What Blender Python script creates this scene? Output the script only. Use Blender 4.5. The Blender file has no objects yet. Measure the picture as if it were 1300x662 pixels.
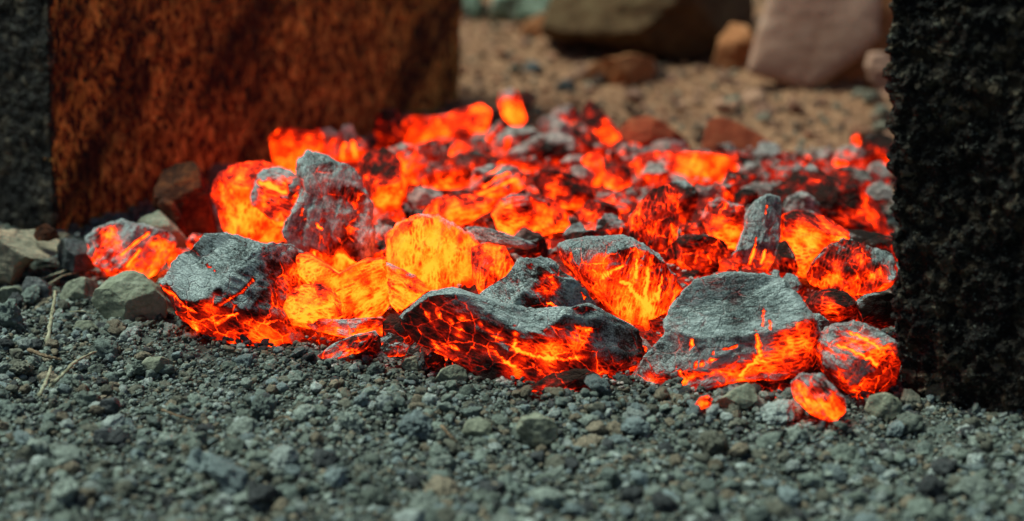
import bpy, bmesh, math, random
import numpy as np
from mathutils import Vector, Matrix

random.seed(7)
S = bpy.context.scene
COL = S.collection
# ------------------------------------------------------------------ camera
FPX = 2300.0
PITCH = math.radians(16)
CH = 0.30
sp, cp = math.sin(PITCH), math.cos(PITCH)
CAM = np.array([0, 0, CH])
F = np.array([0, cp, -sp]); U = np.array([0, sp, cp]); R = np.array([1.0, 0, 0])

def P(x, y, dz):
    return CAM + dz * (F + R * ((x - 650) / FPX) + U * ((331 - y) / FPX))

def DZ(y, z=0.0):
    return (CH - z) / (sp + cp * (y - 331) / FPX)

def G(x, y, z=0.0):
    return P(x, y, DZ(y, z))

cam = bpy.data.cameras.new('camera')
co = bpy.data.objects.new('camera', cam); COL.objects.link(co)
co.location = (0, 0, CH); co.rotation_euler = (math.pi / 2 - PITCH, 0, 0)
cam.sensor_width = 36; cam.lens = 36 * FPX / 1300
cam.clip_start = 0.01; cam.clip_end = 200
cam.dof.use_dof = True; cam.dof.focus_distance = 0.91; cam.dof.aperture_fstop = 5.3
S.camera = co

# ------------------------------------------------------------------ noise
_rng = np.random.RandomState(3)
_perm = _rng.permutation(256); _perm = np.concatenate([_perm, _perm, _perm])
_grad = _rng.normal(size=(256, 3)); _grad /= np.linalg.norm(_grad, axis=1)[:, None]

def perlin(p):
    i = np.floor(p).astype(np.int64); f = p - i; i &= 255
    w = f * f * f * (f * (f * 6 - 15) + 10)
    out = 0
    for dx in (0, 1):
        wx = w[:, 0] if dx else 1 - w[:, 0]
        for dy in (0, 1):
            wy = w[:, 1] if dy else 1 - w[:, 1]
            for dz_ in (0, 1):
                wz = w[:, 2] if dz_ else 1 - w[:, 2]
                h = _perm[_perm[_perm[(i[:, 0] + dx) & 255] + ((i[:, 1] + dy) & 255)] + ((i[:, 2] + dz_) & 255)]
                g = _grad[h]
                out = out + wx * wy * wz * (g[:, 0] * (f[:, 0] - dx) + g[:, 1] * (f[:, 1] - dy) + g[:, 2] * (f[:, 2] - dz_))
    return out * 1.5

def fbm(p, o=4, g=.5, l=2.03):
    a, s, out = 1.0, 0.0, 0
    for k in range(o):
        out = out + a * perlin(p + 17.3 * k); s += a; a *= g; p = p * l
    return out / s * 1.5

def sstep(a, b, x):
    t = np.clip((x - a) / (b - a), 0, 1)
    return t * t * (3 - 2 * t)

# ------------------------------------------------------------------ mesh helpers
_ico = {}
def ico(level):
    if level not in _ico:
        bm = bmesh.new(); bmesh.ops.create_icosphere(bm, subdivisions=level, radius=1.0)
        v = np.array([x.co[:] for x in bm.verts]); bm.verts.index_update()
        f = np.array([[q.index for q in t.verts] for t in bm.faces]); bm.free()
        _ico[level] = (v, f)
    return _ico[level]

def mk(name, v, f, mat, attrs=None, parent=None, smooth=True, loc=None, rot=None):
    me = bpy.data.meshes.new(name)
    k = f.shape[1]
    me.vertices.add(len(v)); me.vertices.foreach_set('co', np.ascontiguousarray(v, dtype=np.float32).ravel())
    me.loops.add(f.size); me.loops.foreach_set('vertex_index', np.ascontiguousarray(f, dtype=np.int32).ravel())
    me.polygons.add(len(f)); me.polygons.foreach_set('loop_start', np.arange(0, f.size, k, dtype=np.int32))
    me.polygons.foreach_set('use_smooth', np.full(len(f), smooth, dtype=bool))
    me.update(calc_edges=True); me.validate()
    for n, a in (attrs or {}).items():
        if a.ndim == 1:
            at = me.attributes.new(n, 'FLOAT', 'POINT'); at.data.foreach_set('value', a.astype(np.float32))
        else:
            at = me.attributes.new(n, 'FLOAT_VECTOR', 'POINT'); at.data.foreach_set('vector', a.astype(np.float32).ravel())
    me.materials.append(mat)
    o = bpy.data.objects.new(name, me); COL.objects.link(o)
    if parent: o.parent = parent
    if rot is not None:
        m = Matrix([[rot[0][0], rot[1][0], rot[2][0], loc[0]], [rot[0][1], rot[1][1], rot[2][1], loc[1]],
                    [rot[0][2], rot[1][2], rot[2][2], loc[2]], [0, 0, 0, 1]])
        o.matrix_world = m
    elif loc is not None: o.location = loc
    return o

def tag(o, label=None, cat=None, group=None, kind=None):
    if label: o['label'] = label
    if cat: o['category'] = cat
    if group: o['group'] = group
    if kind: o['kind'] = kind
    return o

def vnormals(v, f):
    n = np.cross(v[f[:, 1]] - v[f[:, 0]], v[f[:, 2]] - v[f[:, 0]])
    out = np.zeros_like(v)
    for k in range(f.shape[1]): 
        for c in range(3): out[:, c] += np.bincount(f[:, k], n[:, c], len(v))
    return out / (np.linalg.norm(out, axis=1)[:, None] + 1e-12)

# ------------------------------------------------------------------ materials
class NT:
    def __init__(s, name):
        s.m = bpy.data.materials.new(name); s.m.use_nodes = True; s.t = s.m.node_tree; s.t.nodes.clear()
        s.out = s.t.nodes.new('ShaderNodeOutputMaterial')
    def n(s, typ, ins=None, **kw):
        nd = s.t.nodes.new('ShaderNode' + typ)
        for k, v in kw.items(): setattr(nd, k, v)
        for k, v in (ins or {}).items():
            if isinstance(v, bpy.types.NodeSocket): s.t.links.new(v, nd.inputs[k])
            else: nd.inputs[k].default_value = v
        return nd
    def math(s, op, a, b=0.0, c=None, clamp=False):
        nd = s.t.nodes.new('ShaderNodeMath'); nd.operation = op; nd.use_clamp = clamp
        for i, v in enumerate((a, b, c)):
            if v is None: continue
            if isinstance(v, bpy.types.NodeSocket): s.t.links.new(v, nd.inputs[i])
            else: nd.inputs[i].default_value = v
        return nd.outputs[0]
    def ramp(s, fac, pts, interp='LINEAR'):
        nd = s.t.nodes.new('ShaderNodeValToRGB'); s.t.links.new(fac, nd.inputs[0]); cr = nd.color_ramp
        cr.interpolation = interp
        while len(cr.elements) > 1: cr.elements.remove(cr.elements[0])
        cr.elements[0].position = pts[0][0]; cr.elements[0].color = (*pts[0][1], 1)
        for p, c in pts[1:]:
            e = cr.elements.new(p); e.color = (*c, 1)
        return nd.outputs[0]
    def map(s, v, a, b, c=0.0, d=1.0):
        nd = s.n('MapRange', {0: v, 1: a, 2: b, 3: c, 4: d}, interpolation_type='SMOOTHSTEP'); return nd.outputs[0]
    def attr(s, name): return s.n('Attribute', attribute_name=name).outputs['Fac']
    def attrc(s, name): return s.n('Attribute', attribute_name=name).outputs['Vector']
    def noise(s, vec, scale, detail=4, rough=.6, dist=0.0):
        return s.n('TexNoise', {'Vector': vec, 'Scale': scale, 'Detail': detail, 'Roughness': rough, 'Distortion': dist}).outputs[0]
    def mix(s, f, a, b, bt='MIX'):
        nd = s.t.nodes.new('ShaderNodeMix'); nd.data_type = 'RGBA'; nd.blend_type = bt
        for i, v in ((0, f), (6, a), (7, b)):
            if isinstance(v, bpy.types.NodeSocket): s.t.links.new(v, nd.inputs[i])
            elif i == 0: nd.inputs[0].default_value = v
            else: nd.inputs[i].default_value = (*v, 1)
        return nd.outputs[2]
    def surf(s, base, rough=.9, bump=None, dist=.001, strength=1.0, emis=None, es=1.0, spec=.3):
        b = s.n('BsdfPrincipled', {'Roughness': rough, 'Specular IOR Level': spec})
        if isinstance(base, bpy.types.NodeSocket): s.t.links.new(base, b.inputs['Base Color'])
        else: b.inputs['Base Color'].default_value = (*base, 1)
        if bump is not None:
            bp = s.n('Bump', {'Height': bump, 'Distance': dist, 'Strength': strength})
            s.t.links.new(bp.outputs[0], b.inputs['Normal'])
        if emis is not None:
            s.t.links.new(emis, b.inputs['Emission Color']); b.inputs['Emission Strength'].default_value = es
        s.t.links.new(b.outputs[0], s.out.inputs[0]); return b

FIRE = [(0.0, (0, 0, 0)), (.24, (.005, 0, 0)), (.36, (.055, .001, .0)), (.48, (.26, .004, .0005)), (.60, (.78, .016, .001)),
        (.71, (2.6, .085, .002)), (.81, (5.2, .24, .006)), (.91, (7.2, .46, .018)), (1.0, (8.0, .60, .03))]

def coal_material():
    t = NT('charcoal with ash and embers')
    tc = t.n('TexCoord').outputs['Object']
    info = t.n('ObjectInfo').outputs['Random']
    off = t.n('VectorMath', {0: tc}, operation='MULTIPLY_ADD')
    off.inputs[1].default_value = (1, 1, 1)
    cmb = t.n('CombineXYZ', {0: info, 1: t.math('MULTIPLY', info, 7.0), 2: info})
    t.t.links.new(cmb.outputs[0], off.inputs[2])
    vec = off.outputs[0]
    gr = t.n('Mapping', {'Vector': vec, 'Scale': (.30, 1, 1)}).outputs[0]
    heat, ash, crk, cav = t.attr('ember'), t.attr('ash'), t.attr('crack'), t.attr('cavity')
    nm = t.noise(vec, 130, 4, .62, .2)
    nf = t.noise(gr, 620, 4, .68, .0)
    nx = t.noise(vec, 1500, 3, .75)
    nl = t.math('SUBTRACT', t.noise(vec, 55, 3, .55), .5)
    # plates of char parted by fine cracks, drawn out along the grain
    wv = t.n('VectorMath', {0: gr, 1: (0, 0, 0)}, operation='ADD')
    dn = t.n('TexNoise', {'Vector': vec, 'Scale': 400.0, 'Detail': 3.0})
    sc = t.n('VectorMath', {0: dn.outputs['Color']}, operation='SCALE'); sc.inputs['Scale'].default_value = .0022
    t.t.links.new(sc.outputs[0], wv.inputs[1])
    w2 = t.n('VectorMath', {0: vec, 1: (0, 0, 0)}, operation='ADD'); t.t.links.new(sc.outputs[0], w2.inputs[1])
    w2m = t.n('Mapping', {'Vector': w2.outputs[0], 'Scale': (.75, 1, 1)})
    v1 = t.n('TexVoronoi', {'Vector': w2m.outputs[0], 'Scale': 120.0}, feature='DISTANCE_TO_EDGE').outputs['Distance']
    sc3 = t.n('VectorMath', {0: dn.outputs['Color']}, operation='SCALE'); sc3.inputs['Scale'].default_value = .0013
    w3 = t.n('VectorMath', {0: gr, 1: sc3.outputs[0]}, operation='ADD').outputs[0]
    v2 = t.n('TexVoronoi', {'Vector': w3, 'Scale': 470.0}, feature='DISTANCE_TO_EDGE').outputs['Distance']
    c1 = t.map(v1, .05, .0); c2 = t.map(v2, .13, .0); p2 = t.map(v2, .10, .38)
    nmc = t.math('SUBTRACT', nm, .5); nfc = t.math('SUBTRACT', nf, .5); nxc = t.math('SUBTRACT', nx, .5)
    fade = t.map(t.noise(vec, 85, 3, .6), .42, .60)
    a = t.math('ADD', ash, t.math('MULTIPLY', nmc, .70))
    a = t.math('ADD', a, t.math('MULTIPLY', nfc, .55))
    a = t.math('ADD', a, t.math('MULTIPLY', nxc, .45))
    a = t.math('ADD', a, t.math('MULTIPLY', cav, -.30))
    a = t.math('SUBTRACT', a, t.math('MULTIPLY', crk, 1.3))
    a = t.math('SUBTRACT', a, t.math('MULTIPLY', t.math('MULTIPLY', c1, .22), t.map(heat, .3, .7)))
    am = t.map(a, .26, .68)
    T = t.math('ADD', heat, t.math('MULTIPLY', nmc, .40))
    T = t.math('ADD', T, t.math('MULTIPLY', nl, .55))
    T = t.math('ADD', T, t.math('MULTIPLY', nfc, .16))
    T = t.math('ADD', T, t.math('MULTIPLY', nxc, .34))
    T = t.math('ADD', T, t.math('MULTIPLY', t.math('MULTIPLY', c1, t.math('SUBTRACT', 1.15, fade)), t.map(heat, .75, .45, .06, .24)))
    T = t.math('ADD', T, t.math('MULTIPLY', t.math('MULTIPLY', c2, .10), fade))
    T = t.math('SUBTRACT', T, t.math('MULTIPLY', t.math('MULTIPLY', p2, .17), t.math('ADD', t.math('MULTIPLY', fade, .8), .2)))
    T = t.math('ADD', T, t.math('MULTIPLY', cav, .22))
    T = t.math('ADD', T, t.math('MULTIPLY', crk, .42))
    T = t.math('SUBTRACT', T, .02)
    fire = t.ramp(T, FIRE)
    veil = t.math('MULTIPLY', am, -.86); veil = t.math('ADD', veil, 1.0)
    em = t.mix(1.0, fire, t.n('CombineColor', {0: veil, 1: veil, 2: veil}).outputs[0], 'MULTIPLY')
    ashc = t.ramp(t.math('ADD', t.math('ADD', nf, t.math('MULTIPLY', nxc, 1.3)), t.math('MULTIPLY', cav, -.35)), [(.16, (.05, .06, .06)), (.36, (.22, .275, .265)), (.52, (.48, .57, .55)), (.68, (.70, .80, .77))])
    ashc = t.mix(t.attr('pale'), ashc, t.mix(1.0, ashc, (1.45, 1.08, 1.0), 'MULTIPLY'))  # 'pale' paints the coals' warm light into the ash colour
    charc = t.ramp(nm, [(.3, (.012, .010, .009)), (.7, (.05, .03, .02))])
    base = t.mix(am, charc, ashc)
    hgt = t.math('ADD', t.math('MULTIPLY', nf, .9), t.math('MULTIPLY', nm, .8))
    hgt = t.math('ADD', hgt, t.math('MULTIPLY', nx, .7))
    hgt = t.math('SUBTRACT', hgt, t.math('MULTIPLY', t.math('ADD', c1, crk), .5))
    hgt = t.math('SUBTRACT', hgt, t.math('MULTIPLY', c2, .22))
    base = t.mix(t.math('MULTIPLY', c2, .25), base, (.05, .05, .048))
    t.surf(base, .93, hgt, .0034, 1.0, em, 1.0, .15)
    t.m.cycles.emission_sampling = 'NONE'
    return t.m

def rock_material(name, c1, c2, c3, scale=120, bump=.0012, rough=.93, spec=.2, sx=(1, 1, 1)):
    t = NT(name)
    tc = t.n('Mapping', {'Vector': t.n('TexCoord').outputs['Object'], 'Scale': sx}).outputs[0]
    n1 = t.noise(tc, scale, 5, .62, .3); n2 = t.noise(tc, scale * 5, 4, .7); n3 = t.noise(tc, scale * .3, 3, .5)
    a = t.math('ADD', n1, t.math('MULTIPLY', t.math('SUBTRACT', n2, .5), .7))
    c = t.ramp(a, [(.3, c1), (.5, c2), (.7, c3)])
    c = t.mix(t.math('MULTIPLY', t.map(n3, .35, .65), .5), c, t.mix(1.0, c, (.7, .65, .6), 'MULTIPLY'))
    h = t.math('ADD', n1, t.math('MULTIPLY', n2, .5))
    t.surf(c, rough, h, bump, .9, spec=spec)
    return t.m

def tint_material():
    """crumbs of soil and gravel: one colour each in the 'tint' attribute, broken up by noise"""
    t = NT('gravel')
    tc = t.n('TexCoord').outputs['Object']
    n1 = t.noise(tc, 420, 5, .68); n2 = t.noise(tc, 1600, 3, .7); 
    k = t.math('ADD', t.math('MULTIPLY', n1, .8), t.math('MULTIPLY', n2, .6))
    c = t.mix(1.0, t.attrc('tint'), t.ramp(k, [(.45, (.3, .3, .3)), (.68, (1, 1, 1)), (.9, (1.7, 1.7, 1.7))]), 'MULTIPLY')
    t.surf(c, .92, k, .0022, 1.0, spec=.25)
    return t.m

def ground_material():
    t = NT('soil')
    tc = t.n('TexCoord').outputs['Object']
    n1 = t.noise(tc, 90, 6, .65); n2 = t.noise(tc, 600, 4, .7); n3 = t.noise(tc, 14, 3, .5)
    near = t.ramp(n1, [(.35, (.03, .032, .028)), (.5, (.08, .09, .078)), (.65, (.15, .165, .145))])
    far = t.ramp(n1, [(.35, (.12, .052, .026)), (.5, (.28, .14, .075)), (.65, (.38, .21, .115))])  # orange light from the coals put into the far soil's colour
    y = t.n('SeparateXYZ', {0: tc}).outputs[1]
    k = t.map(t.math('ADD', y, t.math('MULTIPLY', n3, .15)), 1.12, 1.35)
    c = t.mix(k, near, far)
    h = t.math('ADD', n1, t.math('MULTIPLY', n2, .4))
    t.surf(c, .95, h, .004, .9, spec=.15)
    return t.m

COALM = coal_material()
GRAVM = tint_material()
GROUNDM = ground_material()

# ------------------------------------------------------------------ coal bed outline on the ground
BEDPX = [(225, 415), (330, 442), (430, 452), (520, 462), (640, 482), (760, 488), (900, 492), (1050, 492), (1135, 470),
         (1150, 400), (1140, 300), (1135, 235), (1100, 200), (960, 200), (820, 195), (740, 185), (640, 175), (500, 180),
         (400, 215), (300, 290)]
BED = np.array([G(x, y)[:2] for x, y in BEDPX])

def bed_sd(xy):
    """signed distance to the outline of the bed, positive inside"""
    d = np.full(len(xy), 1e9); ins = np.zeros(len(xy), bool)
    n = len(BED)
    for i in range(n):
        a, b = BED[i], BED[(i + 1) % n]; ab = b - a
        t = np.clip(((xy - a) @ ab) / (ab @ ab), 0, 1)
        d = np.minimum(d, np.linalg.norm(xy - a - t[:, None] * ab, axis=1))
        c = ((a[1] > xy[:, 1]) != (b[1] > xy[:, 1])) & (xy[:, 0] < (b[0] - a[0]) * (xy[:, 1] - a[1]) / (b[1] - a[1] + 1e-12) + a[0])
        ins ^= c
    return np.where(ins, d, -d)

def gz(xy):
    p = np.column_stack([xy * 9.0, np.zeros(len(xy))])
    z = .006 * fbm(p, 3) + .0040 * fbm(p * 4, 4)
    z = z - .004 * sstep(-.01, .05, bed_sd(xy))
    yy = xy[:, 1]
    z = z + .004 * sstep(1.2, 1.5, yy) * fbm(p * 3.3 + 7, 3)
    z = z + .010 * sstep(1.5, 1.9, yy) * (1 + fbm(p * .5, 2))
    return z

def bedz(xy):
    p = np.column_stack([xy * 60.0, np.zeros(len(xy))])
    sd = bed_sd(xy)
    return gz(xy) + .024 * sstep(-.005, .10, sd) + sstep(0, .02, sd) * .006 * fbm(p, 4)

# ------------------------------------------------------------------ ground
def axis(lo, hi, n, far):
    a = np.linspace(lo, hi, n); k = np.geomspace(.02, far, 26)
    return np.concatenate([(lo - k)[::-1], a, hi + k])

def build_ground():
    xs = axis(-.62, .62, 420, 25); ys = axis(.45, 2.4, 560, 40)
    X, Y = np.meshgrid(xs, ys); xy = np.column_stack([X.ravel(), Y.ravel()])
    z = gz(np.clip(xy, -3, 5))
    q = np.column_stack([xy * 60, np.zeros(len(xy))])
    z = z + .0022 * fbm(q, 4)
    v = np.column_stack([xy, z])
    nx, ny = len(xs), len(ys)
    i = (np.arange(ny - 1)[:, None] * nx + np.arange(nx - 1)[None, :]).ravel()
    f = np.column_stack([i, i + 1, i + nx + 1, i + nx])
    o = mk('ground', v, f, GROUNDM)
    tag(o, kind='structure')
build_ground()

# ------------------------------------------------------------------ templates of crumbs
def crumb_templates(level, n, rough, seed, angular=0.0):
    out = []
    v0, f0 = ico(level); rs = np.random.RandomState(seed)
    for k in range(n):
        v = v0.copy()
        for q in range(int(rs.randint(5, 10))):
            nrm = rs.normal(size=3); nrm /= np.linalg.norm(nrm)
            c = rs.uniform(.5, .85); d = v @ nrm - c
            v -= np.where(d > 0, d, 0)[:, None] * nrm * (.75 + .25 * angular)
        v = v * (1 + rough * fbm(v * (1.3 if level < 3 else 1.9) + rs.uniform(0, 99, 3), 4, .72)[:, None])
        v *= np.array([1, rs.uniform(.65, 1), rs.uniform(.5, .85)])
        out.append(v)
    return out, f0

def rotm(rs, n):
    q = rs.normal(size=(n, 4)); q /= np.linalg.norm(q, axis=1)[:, None]
    w, x, y, z = q.T
    return np.stack([np.stack([1 - 2 * (y * y + z * z), 2 * (x * y - z * w), 2 * (x * z + y * w)], 1),
                     np.stack([2 * (x * y + z * w), 1 - 2 * (x * x + z * z), 2 * (y * z - x * w)], 1),
                     np.stack([2 * (x * z - y * w), 2 * (y * z + x * w), 1 - 2 * (x * x + y * y)], 1)], 1)

def scatter(parts):
    """parts: (centres, radii, per-item attribute dict, templates, faces, seed) -> one merged mesh"""
    V, Fc, A, base = [], [], {}, 0
    for cen, rad, att, (tpl, f0), seed in parts:
        rs = np.random.RandomState(seed); n = len(cen)
        if n == 0: continue
        T = np.stack(tpl)[rs.randint(0, len(tpl), n)]
        M = rotm(rs, n)
        v = np.einsum('nij,nvj->nvi', M, T); v[:, :, 2] *= .8
        v = v * rad[:, None, None] + cen[:, None, :]
        nv = T.shape[1]
        V.append(v.reshape(-1, 3))
        Fc.append((f0[None] + (np.arange(n) * nv)[:, None, None] + base).reshape(-1, 3))
        for k, a in att.items(): A.setdefault(k, []).append(np.repeat(a, nv, axis=0))
        base += n * nv
    return np.concatenate(V), np.concatenate(Fc), {k: np.concatenate(a) for k, a in A.items()}

def soil_tint(rs, n, xy):
    pal = np.array([(.21, .25, .21), (.16, .195, .17), (.27, .31, .265), (.15, .15, .115), (.22, .185, .13), (.06, .065, .065), (.32, .36, .33), (.19, .235, .23), (.17, .20, .165)])
    t = pal[rs.randint(0, len(pal), n)] * rs.uniform(.7, 1.25, n)[:, None]
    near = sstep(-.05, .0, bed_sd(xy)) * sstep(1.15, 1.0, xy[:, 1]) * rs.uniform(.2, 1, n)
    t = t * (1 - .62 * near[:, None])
    k = sstep(1.10, 1.30, xy[:, 1] + .05 * fbm(np.column_stack([xy * 8, xy[:, 0] * 0]), 2))[:, None]
    pal2 = np.array([(.44, .20, .11), (.27, .17, .11), (.50, .27, .17), (.24, .22, .16), (.12, .07, .05), (.40, .20, .13)])  # far crumb colours with the coals' orange light painted in
    t2 = pal2[rs.randint(0, len(pal2), n)] * rs.uniform(.55, 1.0, n)[:, None]
    return t * (1 - k) + t2 * k

def build_gravel():
    rs = np.random.RandomState(11)
    T4 = crumb_templates(5, 10, .5, 8); T3 = crumb_templates(4, 12, .42, 1); T2 = crumb_templates(3, 16, .46, 2); T1 = crumb_templates(2, 14, .32, 3); T0 = crumb_templates(1, 8, .3, 4)
    parts = []
    def put(n, ylo, yhi, rlo, rhi, tpl, seed, bury=.35, power=1.0, wx=.25, clump=0):
        y = rs.uniform(ylo, yhi, n); x = rs.uniform(-1, 1, n) * (y + .08) * (.285 + wx * 0) * 1.06
        xy = np.column_stack([x, y]); sd = bed_sd(xy)
        r = rlo + (rhi - rlo) * rs.uniform(0, 1, n) ** power
        keep = sd < .012 - r
        if clump: keep &= rs.uniform(0, 1, n) < sstep(-.35, .35, fbm(np.column_stack([xy * clump, xy[:, 0] * 0 + seed]), 3)) + .12
        xy, r = xy[keep], r[keep]
        z = gz(xy) + .0010 + r * rs.uniform(-bury, .65, len(r))
        # a low bank of crumbs pushed up against the front of the coals
        sd = bed_sd(xy); z = z + .002 * np.exp(-((sd + .02) / .018) ** 2) * (xy[:, 1] < 1.0)
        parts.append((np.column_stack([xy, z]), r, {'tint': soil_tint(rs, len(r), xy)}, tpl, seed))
    put(150, .52, 1.05, .007, .0115, T4, 20, bury=.5, power=1.6, clump=14)
    put(1150, .52, 1.12, .0042, .0080, T3, 21, power=2.0, clump=18)
    put(8000, .52, 1.15, .0022, .0046, T2, 22, power=1.3, clump=22)
    put(34000, .52, 1.18, .0009, .0024, T1, 23, power=1.4)
    put(60000, .55, 1.15, .0005, .0012, T0, 24)
    put(380, 1.12, 2.3, .006, .015, T2, 25, power=2.2)
    put(2600, 1.12, 2.3, .003, .0065, T1, 26, power=1.4)
    put(6000, 1.12, 2.3, .0015, .0032, T0, 27)
    v, f, a = scatter(parts)
    o = mk('gravel', v, f, GRAVM, a)
    tag(o, 'grey green crumbly gravel and grit covering the ground around the coals', 'gravel', kind='stuff')
build_gravel()

def build_embers():
    # glowing floor of the fire
    lo, hi = BED.min(0) - .01, BED.max(0) + .01
    xs = np.arange(lo[0], hi[0], .0016); ys = np.arange(lo[1], hi[1], .0016)
    X, Y = np.meshgrid(xs, ys); xy = np.column_stack([X.ravel(), Y.ravel()])
    sd = bed_sd(xy)
    z = bedz(xy) - .010 * (sd < 0.0) - .012 * sstep(.0, -.012, sd)
    z = z + .003 * fbm(np.column_stack([xy * 190, xy[:, 0] * 0]), 3)
    nx, ny = len(xs), len(ys)
    i = (np.arange(ny - 1)[:, None] * nx + np.arange(nx - 1)[None, :]).ravel()
    f = np.column_stack([i, i + 1, i + nx + 1, i + nx])
    keep = (sd[f] > -.006).all(1); f = f[keep]
    used, inv = np.unique(f, return_inverse=True); f = inv.reshape(f.shape)
    xy, z, sd = xy[used], z[used], sd[used]
    n1 = fbm(np.column_stack([xy * 45, xy[:, 0] * 0]), 3)
    heat = .44 + .22 * n1 - .25 * sstep(.02, -.004, sd) - .10 * sstep(1.25, 1.45, xy[:, 1])
    o = mk('ember_bed', np.column_stack([xy, z]), f, COALM, {'ember': heat, 'ash': .10 - .4 * n1, 'crack': np.zeros(len(xy))})
    tag(o, 'deep red glowing embers and ash filling the floor between the coals', 'embers', kind='stuff')
    rs = np.random.RandomState(5)
    A2 = crumb_templates(4, 10, .16, 31, 1.0); A1 = crumb_templates(3, 10, .2, 32, 1.0)
    parts = []
    for n, rlo, rhi, tpl, seed in ((330, .007, .014, A2, 41), (900, .003, .007, A1, 42)):
        xy = rs.uniform(0, 1, (n * 3, 2)) * (hi - lo) + lo
        sd = bed_sd(xy); xy = xy[sd > .004][:n]; m = len(xy)
        r = rs.uniform(rlo, rhi, m)
        z = bedz(xy) + r * rs.uniform(-.6, .15, m)
        ns = fbm(np.column_stack([xy * 12, xy[:, 0] * 0 + 5]), 2)
        edge = sstep(.04, .0, bed_sd(xy))
        h = np.clip(rs.normal(.50, .16, m) + .15 * ns - .22 * edge, .1, .9); a = np.clip(rs.normal(.08, .24, m), -.1, 1.0)
        parts.append((np.column_stack([xy, z]), r, {'ember': h, 'ash': a, 'crack': h * 0, 'pale': h * 0 + .6}, tpl, seed))
    T0 = crumb_templates(2, 8, .3, 33, 1.0)
    xy = rs.uniform(0, 1, (9000, 2)) * (hi - lo + .03) + lo - .015
    sd = bed_sd(xy); xy = xy[(sd > -.016) & (fbm(np.column_stack([xy * 30, xy[:, 0] * 0 + 3]), 2) > .0)]; m = len(xy)
    r = rs.uniform(.0005, .0019, m) * np.where(bed_sd(xy) > 0, 1.2, 1.0)
    z = np.where(bed_sd(xy) > 0, bedz(xy) + .003, gz(xy) + .0035) + r * .3
    parts.append((np.column_stack([xy, z]), r, {'ember': rs.uniform(.1, .40, m), 'pale': np.ones(m), 'ash': rs.uniform(.8, 1.3, m), 'crack': r * 0}, T0, 43))
    v, f, a = scatter(parts)
    nz = vnormals(v, f)[:, 2]
    a['ash'] = a['ash'] + .30 * (nz - .3); a['ember'] = a['ember'] - .10 * nz
    o = mk('embers', v, f, COALM, a)
    tag(o, 'small broken ember fragments, red and ash grey, packed between the coals', 'embers', kind='stuff')
build_embers()

# ------------------------------------------------------------------ solids with a traced outline
def radial(poly):
    p = np.array(poly, float)
    x, y = p[:, 0], p[:, 1]; x2, y2 = np.roll(x, -1), np.roll(y, -1)
    cr = x * y2 - x2 * y; A = cr.sum() / 2
    cx = ((x + x2) * cr).sum() / (6 * A); cy = ((y + y2) * cr).sum() / (6 * A)
    th = np.linspace(-math.pi, math.pi, 721)
    r = np.zeros(721); d = np.column_stack([np.cos(th), np.sin(th)])
    q = np.column_stack([x - cx, -(y - cy)]); q2 = np.roll(q, -1, axis=0)
    for a, b in zip(q, q2):
        e = b - a; den = d[:, 0] * e[1] - d[:, 1] * e[0]; den = np.where(abs(den) < 1e-9, 1e-9, den)
        t = (a[0] * e[1] - a[1] * e[0]) / den
        s = (a[0] * d[:, 1] - a[1] * d[:, 0]) / den
        ok = (s >= -1e-6) & (s <= 1 + 1e-6) & (t > 0)
        r = np.where(ok & (t > r), t, r)
    r = np.maximum(r, 2)
    k = np.array([1, 2, 3, 2, 1.]); k /= k.sum()
    rr = np.convolve(np.concatenate([r[-5:-1], r, r[1:5]]), k, 'same')[4:-4]
    return cx, cy, th, rr, abs(A)

def seg_dist(px, py, line):
    d = np.full(len(px), 1e9)
    for (x0, y0), (x1, y1) in zip(line[:-1], line[1:]):
        ex, ey = x1 - x0, y1 - y0
        t = np.clip(((px - x0) * ex + (py - y0) * ey) / (ex * ex + ey * ey + 1e-9), 0, 1)
        d = np.minimum(d, np.hypot(px - x0 - t * ex, py - y0 - t * ey))
    return d

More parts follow.
